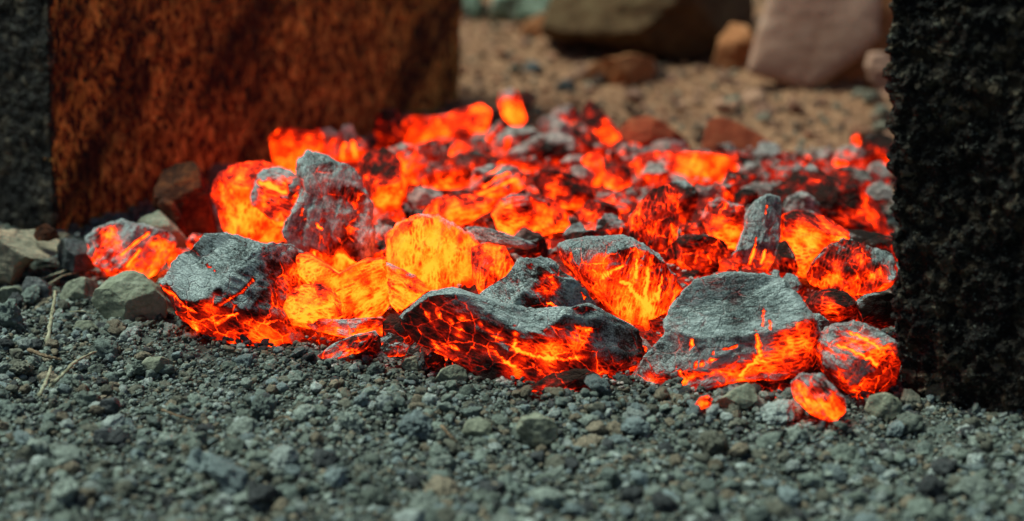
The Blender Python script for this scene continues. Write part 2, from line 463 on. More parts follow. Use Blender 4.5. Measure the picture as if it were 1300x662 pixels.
_seed = [100]
def solid(name, poly, mat, yb=None, T=None, grain=0, n=3.0, ridge=None, lvl=5, rough=.05, groove=.020, cuts=5, ledge=None,
          heat=None, ash=0., spots=(), ashes=(), cracks=(), z0=0.0, slope=(.9, .9), hgrad=.28, anorm=.55, up=0.0):
    _seed[0] += 1; rs = np.random.RandomState(_seed[0])
    cx, cy, th, rr, A = radial(poly)
    size = math.sqrt(A); ymax = max(p[1] for p in poly); ymin = min(p[1] for p in poly); H = ymax - ymin
    if T is None: T = .46 * size
    if yb is None: yb = ymax + 12
    dz = DZ(yb, z0); s = dz / FPX; dzc = dz + T * s * .75; s = dzc / FPX
    v0, f0 = ico(lvl)
    sx, sy, sz = v0.T
    ang = np.arctan2(sy, sx); rho = np.hypot(sx, sy)
    den = (rho ** n + np.abs(sz) ** n) ** (1 / n)
    g = rho / den; w = sz / den
    r = np.interp(ang, th, rr)
    p = np.column_stack([g * r * np.cos(ang), g * r * np.sin(ang), w * T])
    # flat broken faces towards the viewer and the top
    sc = np.array([size * .6, size * .6, T])
    fh = np.zeros(len(p)); fa = np.zeros(len(p))
    for k in range(cuts):
        nr = rs.normal(size=3); nr[2] = abs(nr[2]) + .9; nr /= np.linalg.norm(nr)
        c = rs.uniform(.55, .80); q = p / sc; d = q @ nr - c
        p = p - (np.where(d > 0, d, 0)[:, None] * nr * .97) * sc
        on = sstep(0, .05, d); fh = fh * (1 - on) + on * rs.uniform(-.16, .09); fa = fa * (1 - on) + on * rs.uniform(-.14, .20)
    if ridge is not None:
        rx = np.array([a[0] - cx for a in ridge]); ry = np.array([-(a[1] - cy) for a in ridge])
        o = np.argsort(rx); ryv = np.interp(p[:, 0], rx[o], ry[o])
        dv = p[:, 1] - ryv
        lim = T * 1.0 - np.where(dv > 0, dv * slope[0], -dv * slope[1])
        top = np.where(p[:, 2] > 0, np.minimum(p[:, 2], np.maximum(lim, .04 * T)), p[:, 2])
        p[:, 2] = top
    ga = math.radians(grain); cg, sg = math.cos(ga), math.sin(ga)
    gu = p[:, 0] * cg + p[:, 1] * sg; gv = -p[:, 0] * sg + p[:, 1] * cg
    gp = np.column_stack([gu, gv, p[:, 2]])
    o3 = rs.uniform(0, 80, 3)
    rad = p / (np.linalg.norm(p / sc, axis=1)[:, None] + 1e-6) / sc
    rad /= np.linalg.norm(rad, axis=1)[:, None] + 1e-9
    d = rough * size * fbm(gp / size * 2.4 + o3, 4, .55)
    d += groove * size * fbm(gp * np.array([.10, .55, .55]) * (12 / size ** .5) / 8 + o3, 3, .6) 
    d += groove * .55 * size ** .5 * 2.2 * (-np.abs(fbm(gp * np.array([.03, .16, .16]) + o3, 2))) 
    px = cx + p[:, 0]; py = cy - p[:, 1]
    crack = np.zeros(len(p))
    jit = 2.2 * perlin(np.column_stack([px, py, px * 0]) * .16)
    for c in cracks:
        line, wd = (c[0], c[1]) if isinstance(c[1], (int, float)) else (c, 2.0)
        dd = np.abs(seg_dist(px + jit, py - jit, line))
        m = np.where(p[:, 2] > -.1 * T, sstep(wd * 1.3, wd * .25, dd), 0)
        crack = np.maximum(crack, m)
    if ledge is None: ledge = .028 if heat is not None else .008
    q = gv / size * 4.2 + .8 * fbm(gp / size * np.array([.8, 1.5, 1.5]) + o3 * 1.3, 3) + .5 * p[:, 2] / size * 3
    fr = q - np.floor(q); saw = np.where(fr < .86, fr / .86, (1 - fr) / .14)
    lm = sstep(-.25, .35, fbm(gp / size * 1.6 + o3[::-1], 2))
    d += ledge * size * (saw - .5) * lm
    hf = perlin(np.column_stack([px, py, p[:, 2]]) * .16 + o3) + .6 * perlin(np.column_stack([px, py, p[:, 2]]) * .36 + o3)
    if heat is not None: d += hf * (.55 + .006 * size)
    d -= crack * 1.2
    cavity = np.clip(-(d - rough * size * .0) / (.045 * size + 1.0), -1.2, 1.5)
    p = p + rad * d[:, None]
    # local frame: x along the grain, z towards the viewer
    Rx = R * cg + U * sg; Ry = -R * sg + U * cg; Rz = -F
    pl = np.column_stack([p[:, 0] * cg + p[:, 1] * sg, -p[:, 0] * sg + p[:, 1] * cg, p[:, 2]]) * s
    loc = P(cx, cy, dzc)
    attrs = None
    if heat is not None:
        nl = vnormals(pl, f0); nz = nl[:, 0] * Rx[2] + nl[:, 1] * Ry[2] + nl[:, 2] * Rz[2]
        lown = fbm(gp / size * 3.2 + o3[::-1], 3)
        midn = fbm(gp * np.array([.5, 1, 1]) / size * 9 + o3[::-1], 3)
        far = float(sstep(430, 330, np.array([yb]))[0])
        h = heat - .02 + .05 * far + rs.uniform(-.05, .04) + fh * (.5 if heat > .8 else 1) + .20 * lown + .10 * midn + hgrad * (-(p[:, 1]) / (H + 1e-6)) - .10 * sstep(.45, .9, nz)
        a = ash + fa - .08 * far + anorm * (1 - .25 * far) * (nz - .35) + .18 * lown + .12 * midn
        for (x, y, rd, k) in spots:
            gss = np.exp(-(((px - x) ** 2 + (py - y) ** 2) / (rd * rd)))
            gss = gss * (p[:, 2] > -.2 * T)
            h = h + k * .8 * gss
            if k > 0: a = a - k * 1.1 * gss
        for (x, y, rd, k) in ashes:
            gss = np.exp(-(((px - x) ** 2 + (py - y) ** 2) / (rd * rd))) * (p[:, 2] > -.3 * T); a = a + k * gss
        h = np.where(h > .72, .72 + (h - .72) * .60, h)
        attrs = {'ember': h, 'ash': a, 'crack': crack, 'cavity': cavity, 'pale': np.full(len(p), float(sstep(370, 280, np.array([yb]))[0]))}  # 'pale': warm light tinted into the ash of coals further back
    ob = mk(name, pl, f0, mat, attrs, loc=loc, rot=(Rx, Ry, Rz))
    return ob

GC = 'coals glowing in the fire'
def coal(label, poly, heat=.6, ash=.2, **k):
    o = solid('charcoal_lump', poly, COALM, heat=heat, ash=ash, **k)
    return tag(o, label, 'charcoal', GC)


# ---------------- large coals in front
coal('large blocky coal with grey ash top and glowing cracks beside the green stone at left',
     [(212,362),(221,340),(240,318),(262,300),(300,301),(340,311),(372,311),(388,325),(405,345),(404,372),(392,400),(385,428),(365,446),(335,445),(290,438),(250,421),(226,398)],
     .41, .34, yb=446, T=70, lvl=6, cuts=3, grain=-32, n=3.2, anorm=.75, slope=(1.0,.45),
     ridge=[(205,362),(232,385),(255,398),(290,378),(325,352),(360,335),(400,322)],
     spots=[(273,386,11,.45),(335,425,26,.30),(247,418,9,.3),(395,350,22,.42),(370,340,18,.22),(385,400,20,.3),(348,438,14,.3)],
     ashes=[(300,335,45,.4),(230,345,20,.3),(262,372,9,.4),(300,420,12,-.2),(280,405,22,-.5),(245,395,14,-.4)],
     cracks=[([(288,386),(300,378),(315,370),(328,354)],2.0),([(280,412),(295,402),(308,397)],1.7),([(214,364),(232,378),(254,396)],2.2),([(236,414),(252,420)],1.6),([(258,333),(276,342)],1.5)])
coal('tall upright coal thick with pale grey ash and dark notch, standing left of centre',
     [(378,203),(392,193),(418,200),(450,212),(462,240),(470,262),(477,295),(472,325),(458,345),(440,360),(420,352),(396,336),(378,318),(362,300),(360,284),(374,268),(382,252),(383,236),(377,218)],
     .47, .78, yb=398, T=38, lvl=6, cuts=3, grain=75, n=2.6, anorm=.25, rough=.07, hgrad=.22,
     spots=[(400,322,8,.4),(448,296,8,.3),(438,330,14,.35),(430,345,9,.3),(388,308,8,.25),(415,335,12,.2)],
     ashes=[(445,246,9,-.9),(458,250,7,-.9),(412,280,6,-.5),(380,212,9,-.5),(430,315,18,-.3),(420,335,20,-.25),(410,345,14,-.3),(380,240,10,-.4)],
     cracks=[([(386,265),(383,275)],1.2),([(404,285),(412,294)],1.4),([(430,325),(445,332),(455,338)],1.8),([(398,322),(404,335)],1.8)])
coal('broad coal with wide pale grey ash face and glowing orange lower edge at front right',
     [(792,490),(806,470),(828,440),(845,424),(848,400),(862,376),(888,352),(930,347),(970,349),(998,360),(1018,380),(1033,408),(1039,440),(1034,462),(1012,480),(985,484),(950,482),(905,487),(860,500),(822,507),(798,502)],
     .44, .60, yb=512, T=75, lvl=6, cuts=2, grain=8, n=3.0, anorm=.55, slope=(1.0,.55), hgrad=.18,
     ridge=[(785,492),(830,462),(880,462),(930,448),(980,432),(1045,400)],
     spots=[(1008,432,24,.40),(832,480,16,.38),(930,472,34,.34),(1018,408,12,.3),(975,462,30,.35),(880,482,26,.28),(1000,450,20,.25)],
     ashes=[(900,400,60,.5),(940,380,60,.4),(1025,442,12,-.4),(985,420,14,-.25)],
     cracks=[([(972,385),(966,398),(962,412)],1.6),([(953,418),(955,435),(957,446),(951,458)],2.2),([(860,470),(865,492)],1.8),([(872,432),(872,446)],1.6),([(973,405),(970,415)],1.2),
             ([(900,445),(915,441),(930,438)],1.5),([(935,478),(945,462),(962,456)],1.6),([(880,462),(905,452)],1.4)])
coal('long low coal with ash crest and red cracked front face lying at front centre',
     [(510,403),(525,385),(545,370),(580,367),(608,376),(640,387),(680,392),(715,392),(745,385),(770,395),(798,410),(819,428),(825,448),(812,464),(785,474),(760,480),(740,492),(712,499),(680,498),(650,491),(610,477),(570,456),(535,440),(515,422)],
     .40, .40, yb=496, T=60, lvl=6, cuts=2, grain=-22, n=2.8, anorm=.75, slope=(.9,.5), hgrad=.14,
     ridge=[(505,400),(545,388),(590,398),(630,420),(665,440),(720,428),(780,440),(830,452)],
     spots=[(700,438,22,.42),(735,432,16,.35),(655,470,16,.42),(560,446,10,.3),(665,450,14,.2),(690,455,16,.2),(548,385,12,.2)],
     ashes=[(640,395,50,.5),(780,425,40,.45),(725,412,30,.45),(600,385,25,.35),(560,420,32,-.45),(610,435,34,-.45),(700,478,40,-.5),(640,465,20,-.3)],
     cracks=[([(584,400),(580,420),(574,447)],2.0),([(655,412),(653,432),(650,442)],1.8),([(606,408),(622,420),(632,430)],2.0),([(530,420),(545,430),(552,442)],1.5),([(540,395),(565,402),(578,408)],1.4),
             ([(730,415),(742,419),(755,420)],1.9),([(545,432),(575,441)],1.7),([(620,440),(640,455),(652,465)],1.8),([(650,442),(680,452),(720,455),(745,452)],1.8),([(600,425),(601,440)],1.3)])
coal('jagged ash peak with pink glowing hollow rising behind the long front coal',
     [(611,374),(628,358),(645,343),(663,328),(685,325),(700,329),(714,342),(728,356),(745,372),(764,392),(760,402),(735,408),(700,406),(660,402),(630,392)],
     .36, .66, yb=478, T=44, lvl=6, grain=-35, n=2.3, anorm=.25, rough=.08,
     spots=[(692,350,13,.34),(682,372,18,.22),(670,375,14,.12),(705,362,8,.3)], ashes=[(740,385,22,.5),(655,360,18,.1),(718,345,8,-.4),(650,372,14,-.15)],
     cracks=[([(738,372),(748,385),(757,396)],2.0),([(695,385),(712,392)],1.8)])
coal('rounded coal with ash cap and bright orange vertical fibres in the centre right',
     [(707,312),(720,305),(745,302),(775,300),(800,303),(826,318),(846,338),(860,352),(868,367),(860,385),(850,398),(845,416),(832,436),(806,428),(782,402),(752,372),(728,348),(711,328)],
     .60, .26, yb=446, T=55, lvl=6, cuts=3, grain=78, n=2.6, anorm=.75, slope=(1.0,.25),
     ridge=[(700,318),(740,326),(790,326),(830,338),(870,362)],
     spots=[(780,352,22,.14),(800,380,26,.16),(820,350,18,.14),(762,360,20,.1),(760,330,12,.15)],
     ashes=[(760,310,40,.35),(725,325,22,.35),(858,370,12,.35),(845,385,10,.3),(772,345,10,.3),(790,400,30,-.4)],
     cracks=[([(762,352),(772,345),(788,338)],1.5),([(806,330),(806,352)],1.4),([(822,340),(818,375),(824,398)],1.6),([(836,350),(832,380)],1.3),([(796,365),(812,380),(822,392)],1.6),([(785,358),(800,362)],1.6)])
coal('brightest yellow orange coal with dotted fibres and thin ash rim at centre',
     [(491,303),(503,284),(530,273),(556,275),(575,285),(596,297),(607,310),(609,335),(603,362),(594,374),(565,370),(530,372),(505,380),(492,352)],
     .97, -.05, yb=418, T=48, lvl=6, cuts=2, grain=88, n=2.6, anorm=.35, hgrad=.05,
     spots=[(535,340,28,.1),(515,305,12,-.05)], ashes=[(540,272,10,.5),(572,282,10,.6),(590,292,9,.6),(603,303,7,.5),(502,284,8,.4)])
coal('pink and orange coal with slanting ash streaks at the left end of the fire',
     [(111,303),(126,288),(155,280),(178,285),(196,290),(212,293),(222,309),(212,328),(196,350),(180,361),(165,352),(140,349),(122,336),(114,322)],
     .58, .52, yb=372, T=38, lvl=6, cuts=4, grain=42, n=2.6, anorm=.35,
     spots=[(143,312,15,.30),(200,318,16,.18),(130,330,10,.12),(150,325,14,.15)], ashes=[(163,288,15,.5),(115,305,8,.5),(180,310,18,.2),(112,290,6,.5)],
     cracks=[([(160,325),(178,308),(192,296)],1.3),([(168,338),(182,318)],1.2)])
coal('squat barrel shaped coal with diagonal ash stripes next to the dark block at right',
     [(1036,432),(1053,414),(1085,407),(1113,416),(1133,432),(1142,455),(1136,488),(1112,508),(1086,508),(1060,490),(1042,468),(1035,450)],
     .50, .50, yb=518, T=52, lvl=6, cuts=2, grain=-28, n=2.9, anorm=.5, slope=(.2,.2), hgrad=-.1,
     spots=[(1065,432,14,.25),(1090,435,13,.35),(1106,445,12,.35),(1045,440,8,.2)],
     ashes=[(1080,466,18,.5),(1128,440,10,.4),(1050,470,10,.25),(1100,412,14,.4),(1125,470,18,-.8),(1112,490,22,-.8),(1108,460,8,-.5)],
     cracks=[([(1056,436),(1080,446),(1100,456),(1106,462)],1.8),([(1075,421),(1095,430),(1108,440)],1.6)])
coal('small pink coal stub with dark end lying before the barrel shaped coal',
     [(1004,487),(1018,474),(1042,475),(1058,490),(1069,504),(1072,522),(1062,535),(1045,534),(1028,524),(1010,508)],
     .66, .44, yb=546, T=26, lvl=6, cuts=2, grain=-50, n=2.5, anorm=.3, hgrad=.1,
     spots=[(1035,495,10,.2),(1030,515,10,.25),(1015,488,8,.15)], ashes=[(1020,480,8,.25),(1058,515,10,-.8),(1062,528,10,-.9)])
coal('tall slanting grey coal slab with two thin orange cracks, right of centre',
     [(924,334),(934,318),(944,292),(947,272),(958,256),(975,247),(990,250),(993,265),(991,295),(984,325),(976,352),(950,356),(926,352)],
     .42, .78, yb=400, T=26, lvl=6, grain=72, n=3.0, anorm=.2,
     spots=[(948,285,10,.16),(943,305,9,.12)], ashes=[(975,290,20,.3),(935,345,16,-.5),(950,350,10,-.3)],
     cracks=[([(958,302),(955,318),(952,334)],1.5),([(970,318),(966,334)],1.4),([(970,272),(971,262)],1.2)])
# ---------------- the hot heart of the fire
coal('smooth glowing orange mass under the tall upright coal',
     [(395,322),(430,345),(462,330),(490,326),(496,370),(500,400),(478,412),(440,408),(428,388),(395,368),(378,348),(372,322)],
     .84, -.35, yb=432, T=40, lvl=6, cuts=2, ledge=.01, grain=20, n=2.3, anorm=.1, hgrad=-.05, spots=[(400,345,22,.12),(450,368,20,.05),(485,395,15,-.15)])
coal('folded yellow coal glowing brightly between the two grey coals at left',
     [(358,392),(366,372),(385,361),(410,361),(424,370),(436,386),(438,400),(425,410),(400,418),(372,412)],
     .92, -.15, yb=440, T=26, lvl=6, cuts=2, grain=-18, n=2.3, anorm=.15, cracks=[([(388,388),(405,392),(425,386)],1.2)])
coal('pale ash crusted coal running right from the folded yellow coal',
     [(388,412),(405,404),(430,406),(455,404),(480,404),(500,408),(502,420),(480,430),(452,430),(425,426),(400,420)],
     .78, .30, yb=444, T=18, lvl=5, grain=-6, n=2.4, anorm=.3, ashes=[(440,412,18,.3),(485,415,14,.4)])
coal('flat splintered red slab on the gravel below the ash crusted coal',
     [(402,452),(425,436),(450,426),(475,420),(483,428),(468,440),(445,450),(420,460)],
     .58, .30, yb=462, T=13, lvl=5, grain=28, n=2.6, anorm=.4, ashes=[(425,442,10,.35)], spots=[(465,428,10,.2)])
coal('small red splinter in front of the flat splintered slab',
     [(438,444),(452,436),(474,430),(478,436),(462,446),(446,452)], .55, .10, yb=466, T=7, grain=25)
coal('yellow coal wedge tucked against the left foot of the brightest coal',
     [(491,334),(512,342),(540,360),(546,368),(525,384),(505,396),(493,384)],
     .86, .0, yb=436, T=18, lvl=5, grain=-25, n=2.4, ashes=[(500,336,9,.6),(520,348,6,.4)])
coal('orange mottled coal touching the right side of the brightest coal',
     [(598,314),(618,309),(640,314),(651,334),(645,352),(628,366),(608,373),(600,350)], .74, -.05, yb=424, T=26, lvl=5, grain=80, anorm=.2, hgrad=-.1)
coal('thin grey ash ridge sloping down behind the brightest coal',
     [(578,286),(600,286),(632,293),(662,303),(684,312),(668,317),(635,311),(606,305)], .35, .85, yb=405, T=12, lvl=5, grain=-15, anorm=.2)
coal('small yellow coal nub between the pink coal and the blocky coal',
     [(213,326),(222,316),(240,315),(252,322),(248,336),(232,347),(217,345)], .86, .05, yb=362, T=14, lvl=5, spots=[(240,325,6,-.3)])
coal('small red coal tip behind the blocky grey coal at left',
     [(236,306),(246,296),(262,300),(268,310),(256,318),(240,318)], .62, .25, yb=345, T=10, lvl=4)
coal('large orange coal with charred left side near the rust coloured block',
     [(270,245),(282,220),(302,208),(330,205),(350,212),(366,235),(378,262),(386,290),(376,306),(340,308),(300,304),(282,292)],
     .74, -.12, yb=352, T=44, lvl=6, grain=80, n=2.5, anorm=.25, hgrad=.05,
     spots=[(300,255,16,.14),(318,280,20,.1),(272,265,10,-.5),(275,285,10,-.4),(370,300,14,-.15)])
coal('grey edged coal with open orange end, leaning against the tall upright coal',
     [(319,250),(325,230),(332,215),(355,212),(378,222),(388,238),(380,262),(374,288),(352,288),(334,272),(321,262)],
     .66, .28, yb=376, T=30, lvl=5, grain=-25, n=2.5, anorm=.7, spots=[(345,240,12,.2),(355,262,12,.15)], ashes=[(345,220,16,.4),(322,255,7,.5),(370,230,8,.2)],
     cracks=[([(330,232),(350,240),(366,246)],3.0)])
coal('small dark grey lump beside the notch of the tall upright coal',
     [(366,240),(374,226),(388,224),(394,238),(388,250),(374,252)], .42, .55, yb=380, T=12, lvl=4)
coal('yellow orange coal with ragged brown top against the rust coloured block',
     [(343,175),(354,163),(375,164),(392,166),(404,172),(406,196),(396,212),(380,222),(355,214),(346,198)],
     .80, -.10, yb=262, T=28, lvl=5, grain=10, anorm=.25, spots=[(360,205,14,.12),(352,180,9,-.15)], ashes=[(370,165,12,.3)])
coal('upright orange slab at the back left beside the ragged yellow coal',
     [(386,198),(390,180),(397,166),(404,162),(411,172),(412,198),(405,206),(390,206)], .72, .0, yb=252, T=12, lvl=5, grain=75)
coal('grey ash shard with pink stripe standing behind the tall upright coal',
     [(405,164),(420,162),(430,170),(433,198),(426,206),(408,200)], .52, .62, yb=250, T=12, lvl=5, grain=80, spots=[(422,182,6,.25)])
coal('fractured grey coal with orange gaps at the back left edge of the fire',
     [(428,172),(436,160),(446,158),(452,172),(466,180),(469,196),(456,206),(432,206)], .55, .50, yb=248, T=16, lvl=5, grain=70,
     cracks=[([(437,185),(434,200)],2.2),([(448,178),(452,198)],2.2)], ashes=[(441,163,6,.4)])
coal('mottled red orange coal immediately right of the tall upright coal',
     [(453,208),(468,193),(490,188),(508,204),(516,228),(516,258),(508,278),(488,284),(474,270),(466,245)],
     .64, -.02, yb=330, T=36, lvl=6, grain=60, n=2.5, anorm=.3, spots=[(500,225,12,.15),(495,255,14,.12),(470,205,12,-.2)])
coal('domed coal with pinkish ash crown behind the mottled red coal',
     [(483,196),(495,186),(512,183),(530,188),(541,203),(540,222),(530,236),(515,232),(505,215),(490,208)],
     .60, .48, yb=282, T=26, lvl=5, grain=60, anorm=.3, spots=[(515,207,8,.15),(525,225,8,.15)])
coal('big glowing coal at the back left with yellow hot spots and ash along its top',
     [(506,160),(515,148),(535,150),(560,148),(585,138),(612,131),(624,140),(622,162),(608,186),(582,199),(548,197),(520,189),(508,176)],
     .70, .10, yb=222, T=36, lvl=6, grain=15, n=2.4, anorm=.5, hgrad=0,
     spots=[(582,160,14,.25),(545,172,16,.08),(514,166,8,.12),(616,148,7,.14),(575,185,14,-.08)], ashes=[(595,136,14,.45),(570,145,12,.35),(517,150,7,.3),(545,152,8,.2)])
coal('upright thumb shaped coal with white ash tip at the back of the fire',
     [(632,128),(637,116),(648,112),(657,117),(662,134),(668,150),(662,160),(648,158),(638,148)],
     .70, .10, yb=196, T=16, lvl=5, grain=-65, anorm=.2, ashes=[(642,116,9,.75),(635,125,5,.4)], spots=[(650,138,10,.08)])
coal('dim dark red coal in the shadow at the far edge of the rust coloured block',
     [(474,160),(482,142),(500,138),(510,150),(512,176),(500,192),(482,190)], .36, .05, yb=222, T=24, lvl=5, spots=[(481,154,4,.35)])
coal('tiny pale ash covered lump below the big glowing back coal',
     [(543,207),(548,196),(560,196),(566,204),(560,211),(548,212)], .35, .8, yb=236, T=9, lvl=4)
coal('pink ash streaked coal leaning right at the foot of the big glowing back coal',
     [(612,184),(622,164),(634,153),(641,166),(634,184),(622,198),(612,196)], .52, .45, yb=228, T=15, lvl=5, grain=60)
coal('ash grey coal with red patch just below the upright thumb shaped coal',
     [(622,196),(632,172),(648,160),(672,162),(690,172),(688,186),(668,196),(645,202)], .46, .62, yb=238, T=24, lvl=5, spots=[(645,180,6,.3),(655,170,8,.12)])
coal('flat charred plank with silver grey top lying across the back centre',
     [(640,197),(658,186),(684,172),(705,167),(729,177),(731,190),(712,200),(680,205),(655,204)], .26, .80, yb=246, T=20, lvl=6, grain=14, n=2.8, anorm=.7,
     ashes=[(690,200,20,-.9),(715,195,12,-.6)], spots=[(712,186,5,.3),(702,180,4,.2)])
coal('pale pinkish ash lump at the back behind the silver grey plank',
     [(680,160),(690,148),(706,148),(718,158),(712,170),(694,172)], .45, .75, yb=204, T=14, lvl=5)
coal('whitish ash slab at the rear edge of the fire left of the red spike',
     [(694,150),(706,137),(722,133),(736,140),(738,152),(722,158),(704,158)], .50, .68, yb=190, T=14, lvl=5, spots=[(708,142,7,.15)])
coal('grey ash lump resting on the rear end of the silver grey plank',
     [(690,168),(700,155),(716,153),(728,164),(726,176),(706,178)], .4, .8, yb=222, T=14, lvl=5)
coal('dark red pointed coal rising highest at the back right of centre',
     [(734,158),(740,138),(748,125),(760,134),(772,150),(786,170),(790,186),(775,194),(755,188),(742,174)],
     .50, .0, yb=222, T=20, lvl=5, grain=-60, n=2.4, anorm=.2, spots=[(750,142,8,.12),(778,172,9,.15)])
coal('brown red slanted coal leaning below the dark red pointed coal',
     [(724,164),(738,152),(752,166),(764,184),(770,206),(764,222),(752,208),(738,186)], .46, .12, yb=246, T=16, lvl=5, grain=-55, spots=[(745,178,7,.15)])
coal('orange upright coal below the dark red pointed coal',
     [(738,200),(752,192),(764,198),(768,222),(760,244),(748,240),(741,220)], .68, .1, yb=276, T=14, lvl=5, grain=75)
coal('curved white ash crust lying over the long red coal',
     [(820,190),(828,181),(845,177),(866,179),(886,186),(878,193),(850,194),(830,196)], .42, .85, yb=224, T=12, lvl=5)
coal('pink and orange lump at the left end of the long red coal',
     [(773,196),(782,184),(796,182),(806,192),(809,206),(798,216),(780,214)], .60, .42, yb=250, T=17, lvl=5)
coal('long red coal lying crosswise at the back right',
     [(806,200),(822,192),(850,193),(880,193),(915,197),(940,200),(952,212),(948,226),(925,235),(890,238),(855,234),(825,232),(808,224)],
     .58, .02, yb=276, T=30, lvl=6, grain=-3, n=3.0, anorm=.3, hgrad=.0, spots=[(868,212,10,.12),(920,205,12,.12),(895,225,30,.05)], ashes=[(838,212,9,.5),(835,222,8,.5),(845,200,8,.3)])
coal('pinkish grey coal lump hanging below the left part of the long red coal',
     [(812,222),(824,206),(840,208),(850,220),(846,234),(828,240),(815,236)], .45, .62, yb=280, T=16, lvl=5)
coal('grey rounded ash pebble resting at the foot of the red clay shard',
     [(906,196),(912,185),(926,181),(936,190),(937,198),(922,203)], .2, .85, yb=226, T=11, lvl=4)
coal('grey pink ash nugget right of the grey rounded pebble',
     [(953,204),(958,194),(968,192),(982,200),(984,210),(968,212)], .45, .72, yb=232, T=12, lvl=4)
coal('pale pink nugget at the back edge between two small dark coals',
     [(976,206),(986,195),(998,193),(1006,204),(1002,214),(984,214)], .48, .66, yb=230, T=12, lvl=4)
coal('little black red coal at the back right beside the pale pink nugget',
     [(1004,206),(1010,199),(1022,199),(1026,208),(1020,216),(1008,216)], .30, -.1, yb=232, T=11, lvl=4)
coal('pink topped coal at the back right beyond the little black coal',
     [(1024,204),(1034,190),(1050,188),(1060,196),(1064,210),(1046,216),(1028,214)], .44, .58, yb=226, T=17, lvl=5)
coal('rusty orange coal lump at the right end of the long red coal',
     [(948,216),(958,204),(974,206),(984,220),(978,234),(960,236)], .50, .15, yb=258, T=16, lvl=5)
coal('ash ringed coal with a red eye at the back right',
     [(980,222),(988,212),(1002,213),(1010,224),(1002,234),(986,233)], .48, .72, yb=256, T=13, lvl=5, spots=[(988,222,5,.35)])
coal('ash grey and orange coal standing at the back near the dark block',
     [(1058,206),(1066,188),(1082,184),(1096,192),(1098,210),(1082,222),(1066,218)], .56, .50, yb=240, T=18, lvl=5, spots=[(1078,198,7,.18)])
coal('narrow red coal tip sticking up at the far back right',
     [(1078,190),(1082,176),(1087,166),(1092,178),(1090,192)], .60, .2, yb=212, T=6, lvl=4)
coal('dull rust coloured lump at the back touching the dark block',
     [(1088,190),(1100,174),(1118,168),(1135,175),(1138,215),(1120,222),(1098,214)], .34, .22, yb=236, T=22, lvl=5)
coal('pale grey ash lump on the rusty heap beside the dark block',
     [(1098,230),(1104,210),(1118,204),(1130,214),(1128,234),(1110,240)], .36, .74, yb=262, T=16, lvl=5)
coal('dim orange brown coal mass at the back right in front of the rust lump',
     [(1040,232),(1052,216),(1078,210),(1100,218),(1112,236),(1102,254),(1070,256),(1048,250)], .42, .10, yb=276, T=26, lvl=5)
coal('big charred black coal with scattered red spots at the right',
     [(962,262),(985,238),(1008,218),(1030,209),(1046,220),(1068,232),(1092,236),(1112,250),(1132,262),(1142,285),(1128,300),(1098,300),(1066,288),(1030,276),(995,272)],
     .30, -.05, yb=326, T=44, lvl=6, grain=-20, n=2.6, anorm=.2, hgrad=.05, spots=[(1028,232,7,.28),(1012,240,7,.2),(1090,266,10,.35),(1115,270,9,.36),(1105,285,10,.3),(1085,275,6,.25)], ashes=[(1025,211,9,.5),(1035,212,8,.4)])
coal('green grey ash lump perched at the right next to the dark block',
     [(1098,250),(1104,236),(1118,230),(1132,238),(1134,252),(1116,256)], .15, .85, yb=290, T=16, lvl=5)
coal('glowing yellow cored coal right of the tall slanting slab',
     [(990,274),(1008,268),(1035,269),(1062,277),(1078,292),(1076,312),(1060,335),(1040,352),(1018,352),(1000,335),(990,305)],
     .76, -.2, yb=398, T=40, lvl=6, grain=-12, n=2.4, anorm=.2, hgrad=.15, spots=[(1035,318,22,.2),(1050,305,14,.08),(1015,310,7,-.3),(1000,280,14,-.2)], ashes=[(1030,268,14,.35)])
coal('dark wine red coal wedged between yellow cored coal and dark block',
     [(1070,292),(1095,292),(1125,300),(1146,305),(1146,332),(1115,332),(1085,325)], .30, -.1, yb=372, T=30, lvl=5, grain=-10)
coal('cracked coal with orange fibres and grey flecks beside the dark block at right',
     [(1024,350),(1034,330),(1052,312),(1070,303),(1088,306),(1108,316),(1130,322),(1140,342),(1130,364),(1105,374),(1075,376),(1048,368),(1028,362)],
     .50, .18, yb=420, T=38, lvl=6, grain=75, n=2.5, anorm=.35, spots=[(1087,328,13,.40),(1112,348,10,.40),(1058,352,8,.25),(1045,358,6,.2)], ashes=[(1045,345,12,.3),(1120,330,9,.4),(1060,365,12,.3),(1128,350,8,.3)])
coal('smooth rounded dark red coal tucked under the cracked coal at right',
     [(1022,384),(1032,371),(1055,366),(1076,372),(1089,385),(1086,400),(1062,410),(1036,405)], .38, -.3, yb=440, T=26, lvl=5, n=2.1, rough=.02, groove=.004, spots=[(1048,386,11,.34)], anorm=.05, cuts=1, hgrad=0)
coal('black coal in the dark gap beside the right block with pale broken edge',
     [(1086,384),(1098,374),(1120,370),(1144,376),(1146,410),(1120,418),(1094,408)], .20, -.1, yb=446, T=26, lvl=5, ashes=[(1092,386,7,.6),(1100,376,6,.5)])
coal('light blue grey ash chunk between the broad coal and barrel coal',
     [(1014,404),(1024,398),(1040,398),(1051,408),(1052,420),(1038,430),(1030,438),(1024,424)], .1, 1.0, yb=474, T=16, lvl=5, rough=.04, anorm=.1)
coal('small ash speckled coal stub standing above the broad front coal',
     [(993,352),(1000,347),(1012,350),(1018,364),(1017,384),(1008,388),(998,376)], .45, .60, yb=424, T=12, lvl=5, grain=80)
coal('little grey ash coal leaning against the foot of the tall slanting slab',
     [(979,352),(982,342),(989,344),(990,358),(984,366)], .2, .8, yb=420, T=7, lvl=4)
coal('brown fibrous coal strip to the right of the tall slanting slab',
     [(984,330),(990,308),(998,302),(1008,320),(1014,344),(1006,356),(990,352)], .44, .0, yb=404, T=13, lvl=5, grain=-65)
